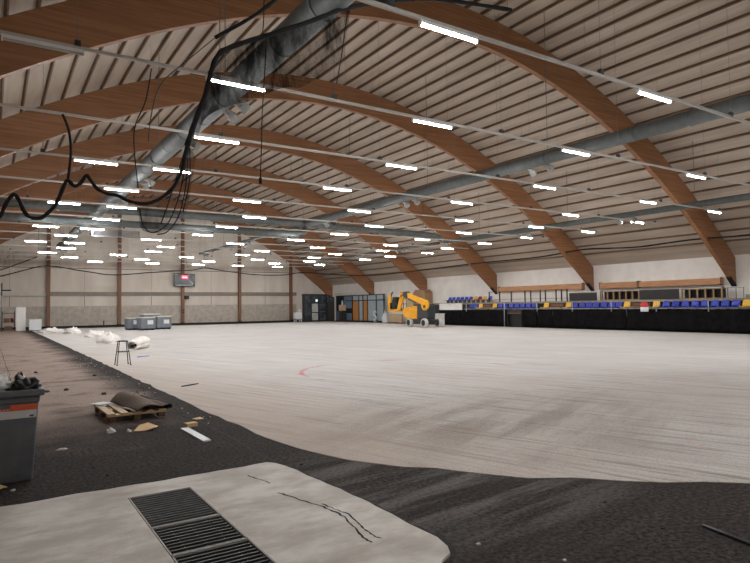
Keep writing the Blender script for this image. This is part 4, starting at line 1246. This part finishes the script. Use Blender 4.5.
lump('plastic_bag', 'white plastic bag on top of the grey bin', 'bag', (.03, 7.33, .95), .16, .15, .14, M['bag_white'], 30, crump=.4)
lump('plastic_scrap', 'small white scrap on the right rim of the bin', 'scrap', (.46, 7.12, .92), .03, .03, .022, M['bag_white'], 31, crump=.4, nu=12, nv=6)

def sheet(name, label, cat, pts, m, z=.004, thick=.006, warp=.015):
    b = B(); cx = sum(p[0] for p in pts) / len(pts); cy = sum(p[1] for p in pts) / len(pts)
    top = [(p[0] - cx, p[1] - cy) for p in pts]
    c0 = b.bm.verts.new((0, 0, warp + thick)); c1 = b.bm.verts.new((0, 0, warp * .6))
    up = [b.bm.verts.new((p[0], p[1], thick + warp * (i % 2))) for i, p in enumerate(top)]
    dn = [b.bm.verts.new((p[0], p[1], warp * (i % 2) * .8)) for i, p in enumerate(top)]
    n_ = len(top)
    for i in range(n_):
        j = (i + 1) % n_
        b._face([c0, up[i], up[j]], 0); b._face([c1, dn[j], dn[i]], 0); b._face([up[i], dn[i], dn[j], up[j]], 0)
    o = b.build(name, M[m]); o.location = (cx, cy, z)
    return tag(o, label, cat)
sheet('cardboard_piece', 'torn beige cardboard piece on the asphalt in front of the pallet', 'cardboard', [(1.74, 9.05), (1.86, 9.28), (1.93, 9.50), (2.02, 9.44), (2.12, 9.22), (2.02, 9.0), (1.88, 8.98)], 'cardboard', warp=.03)
lump('paper_scrap', 'crumpled white paper left of the cardboard piece', 'paper', (1.47, 9.22, 0), .06, .09, .05, M['paper'], 41, crump=.5, nu=16, nv=8)
lump('paper_scrap', 'small white paper touching the left tip of the cardboard', 'paper', (1.69, 9.1, 0), .04, .06, .03, M['paper'], 44, crump=.5, nu=14, nv=8)
b = B(); b.box(-.055, .055, -.5, .5, 0, .02)
o_ = b.build('white_plank', M['placard']); o_.location = (2.4, 8.3, 0); o_.rotation_euler = (0, 0, .02)
tag(o_, 'short white plank lying on the asphalt right of the cardboard', 'plank')
T = thing('wood_block', 'small yellowish wood block at the end of the white plank', 'block', (2.52, 8.93, 0), .15)
b = B(); b.box(-.085, .085, -.06, .06, 0, .06); b.build('block', M['cardboard'], T, bevel=.006)
sheet('wood_chip', 'flat wood chip just beyond the yellowish block', 'chip', [(2.70, 9.5), (2.84, 9.54), (2.86, 9.4), (2.72, 9.36)], 'cardboard', warp=.008)
lump('paper_scrap', 'tiny white scrap on bare asphalt right of the bin', 'paper', (.78, 8.45, 0), .07, .035, .02, M['paper'], 47, crump=.6, nu=14, nv=6)
sheet('cardboard_piece', 'beige cardboard corner at the foot of the bin, cut by the frame', 'cardboard', [(-.1, 6.86), (.1, 7.04), (.165, 6.98), (.12, 6.9), (-.02, 6.78)], 'cardboard', warp=.02)
lump('paper_scrap', 'tiny white crumb in front of the bin', 'paper', (.21, 6.83, 0), .022, .02, .014, M['paper'], 49, crump=.6, nu=12, nv=6)
sheet('blue_sheet', 'small flat blue sheet on the rink right of the wire stand', 'sheet', [(4.45, 22.6), (4.95, 22.9), (5.0, 23.3), (4.55, 23.0)], 'blue_tape', z=.010, warp=.01)
b = B(); b.tube([(3.6, 13.5, .018), (3.85, 13.6, .022), (4.05, 13.76, .018)], [.011, .014, .01], 8)
tag(b.build('dark_stick', M['mat_under']), 'dark stick lying on the rink edge beyond the pallet', 'stick')
b = B(); b.tube([(4.68, 2.55, .012), (4.62, 2.3, .014), (4.55, 2.0, .012), (4.5, 1.75, .012)], .012, 8)
tag(b.build('steel_rod', M['black']), 'thin black rod on the asphalt at the lower right', 'rod')
litter = [(1.42, 14.6), (2.35, 17.3), (.55, 12.0), (1.1, 19.2), (2.0, 13.4)]
for i, (x_, y_) in enumerate(litter):
    lump('dirt_clod', ['dark clod on the dusty asphalt, third farthest', 'dark clod on the dusty asphalt near the rink edge', 'dark clod on the dusty asphalt nearest the bin', 'farthest dark clod on the dusty asphalt', 'dark clod on the asphalt just behind the pallet'][i], 'clod', (x_, y_, 0), .05, .07, .035, M['mat_under'], 60 + i, crump=.5, nu=12, nv=6, group='clods on the asphalt')
rn = random.Random(5)
b = B()
for i in range(260):
    x_ = rn.uniform(2.3, 3.0); y_ = rn.uniform(9, 24)
    if rn.random() < .35: x_, y_ = rn.uniform(.3, 8), rn.uniform(1.4, 9)
    if 3.0 < x_ and y_ > 3.4: continue
    if x_ < 2.85 and y_ < 6.4: continue
    if x_ < 2.65 and 7.6 < y_ < 11.6: continue
    s_ = rn.uniform(.005, .014)
    b.box(x_ - s_, x_ + s_, y_ - s_ * .8, y_ + s_ * .8, 0, s_ * .8, 0 if rn.random() < .7 else 1)
g_ = b.build('loose_grit', [M['mat_under'], M['paper']])
g_['kind'] = 'stuff'
tag(g_, 'loose grit and crumbs scattered over the asphalt at the rink edge', 'grit')

# ------------------------------------------------------------------ world, camera, view
w = bpy.data.worlds.new('World'); SC.world = w; w.use_nodes = True
w.node_tree.nodes['Background'].inputs[0].default_value = (.6, .65, .7, 1)
w.node_tree.nodes['Background'].inputs[1].default_value = .02
cam = bpy.data.cameras.new('camera')
cam.sensor_width = 36; cam.sensor_fit = 'HORIZONTAL'
cam.lens = 592.0 / 750 * 36
cam.clip_start = .05; cam.clip_end = 300
co = bpy.data.objects.new('camera', cam); COL.objects.link(co)
yaw, pitch, roll = map(math.radians, (33.05, 2.379, -.725))
F = Vector((math.sin(yaw) * math.cos(pitch), math.cos(yaw) * math.cos(pitch), math.sin(pitch)))
Rt = Vector((math.cos(yaw), -math.sin(yaw), 0)); U = Rt.cross(F)
R2 = Rt * math.cos(roll) + U * math.sin(roll); U2 = -Rt * math.sin(roll) + U * math.cos(roll)
mw = Matrix((R2, U2, -F)).transposed().to_4x4(); mw.translation = (0, 0, 1.75)
co.matrix_world = mw
SC.camera = co
SC.view_settings.view_transform = 'Standard'
SC.view_settings.look = 'None'
SC.view_settings.gamma = 1
SC.view_settings.use_curve_mapping = False
SC.view_settings.exposure = 0.0
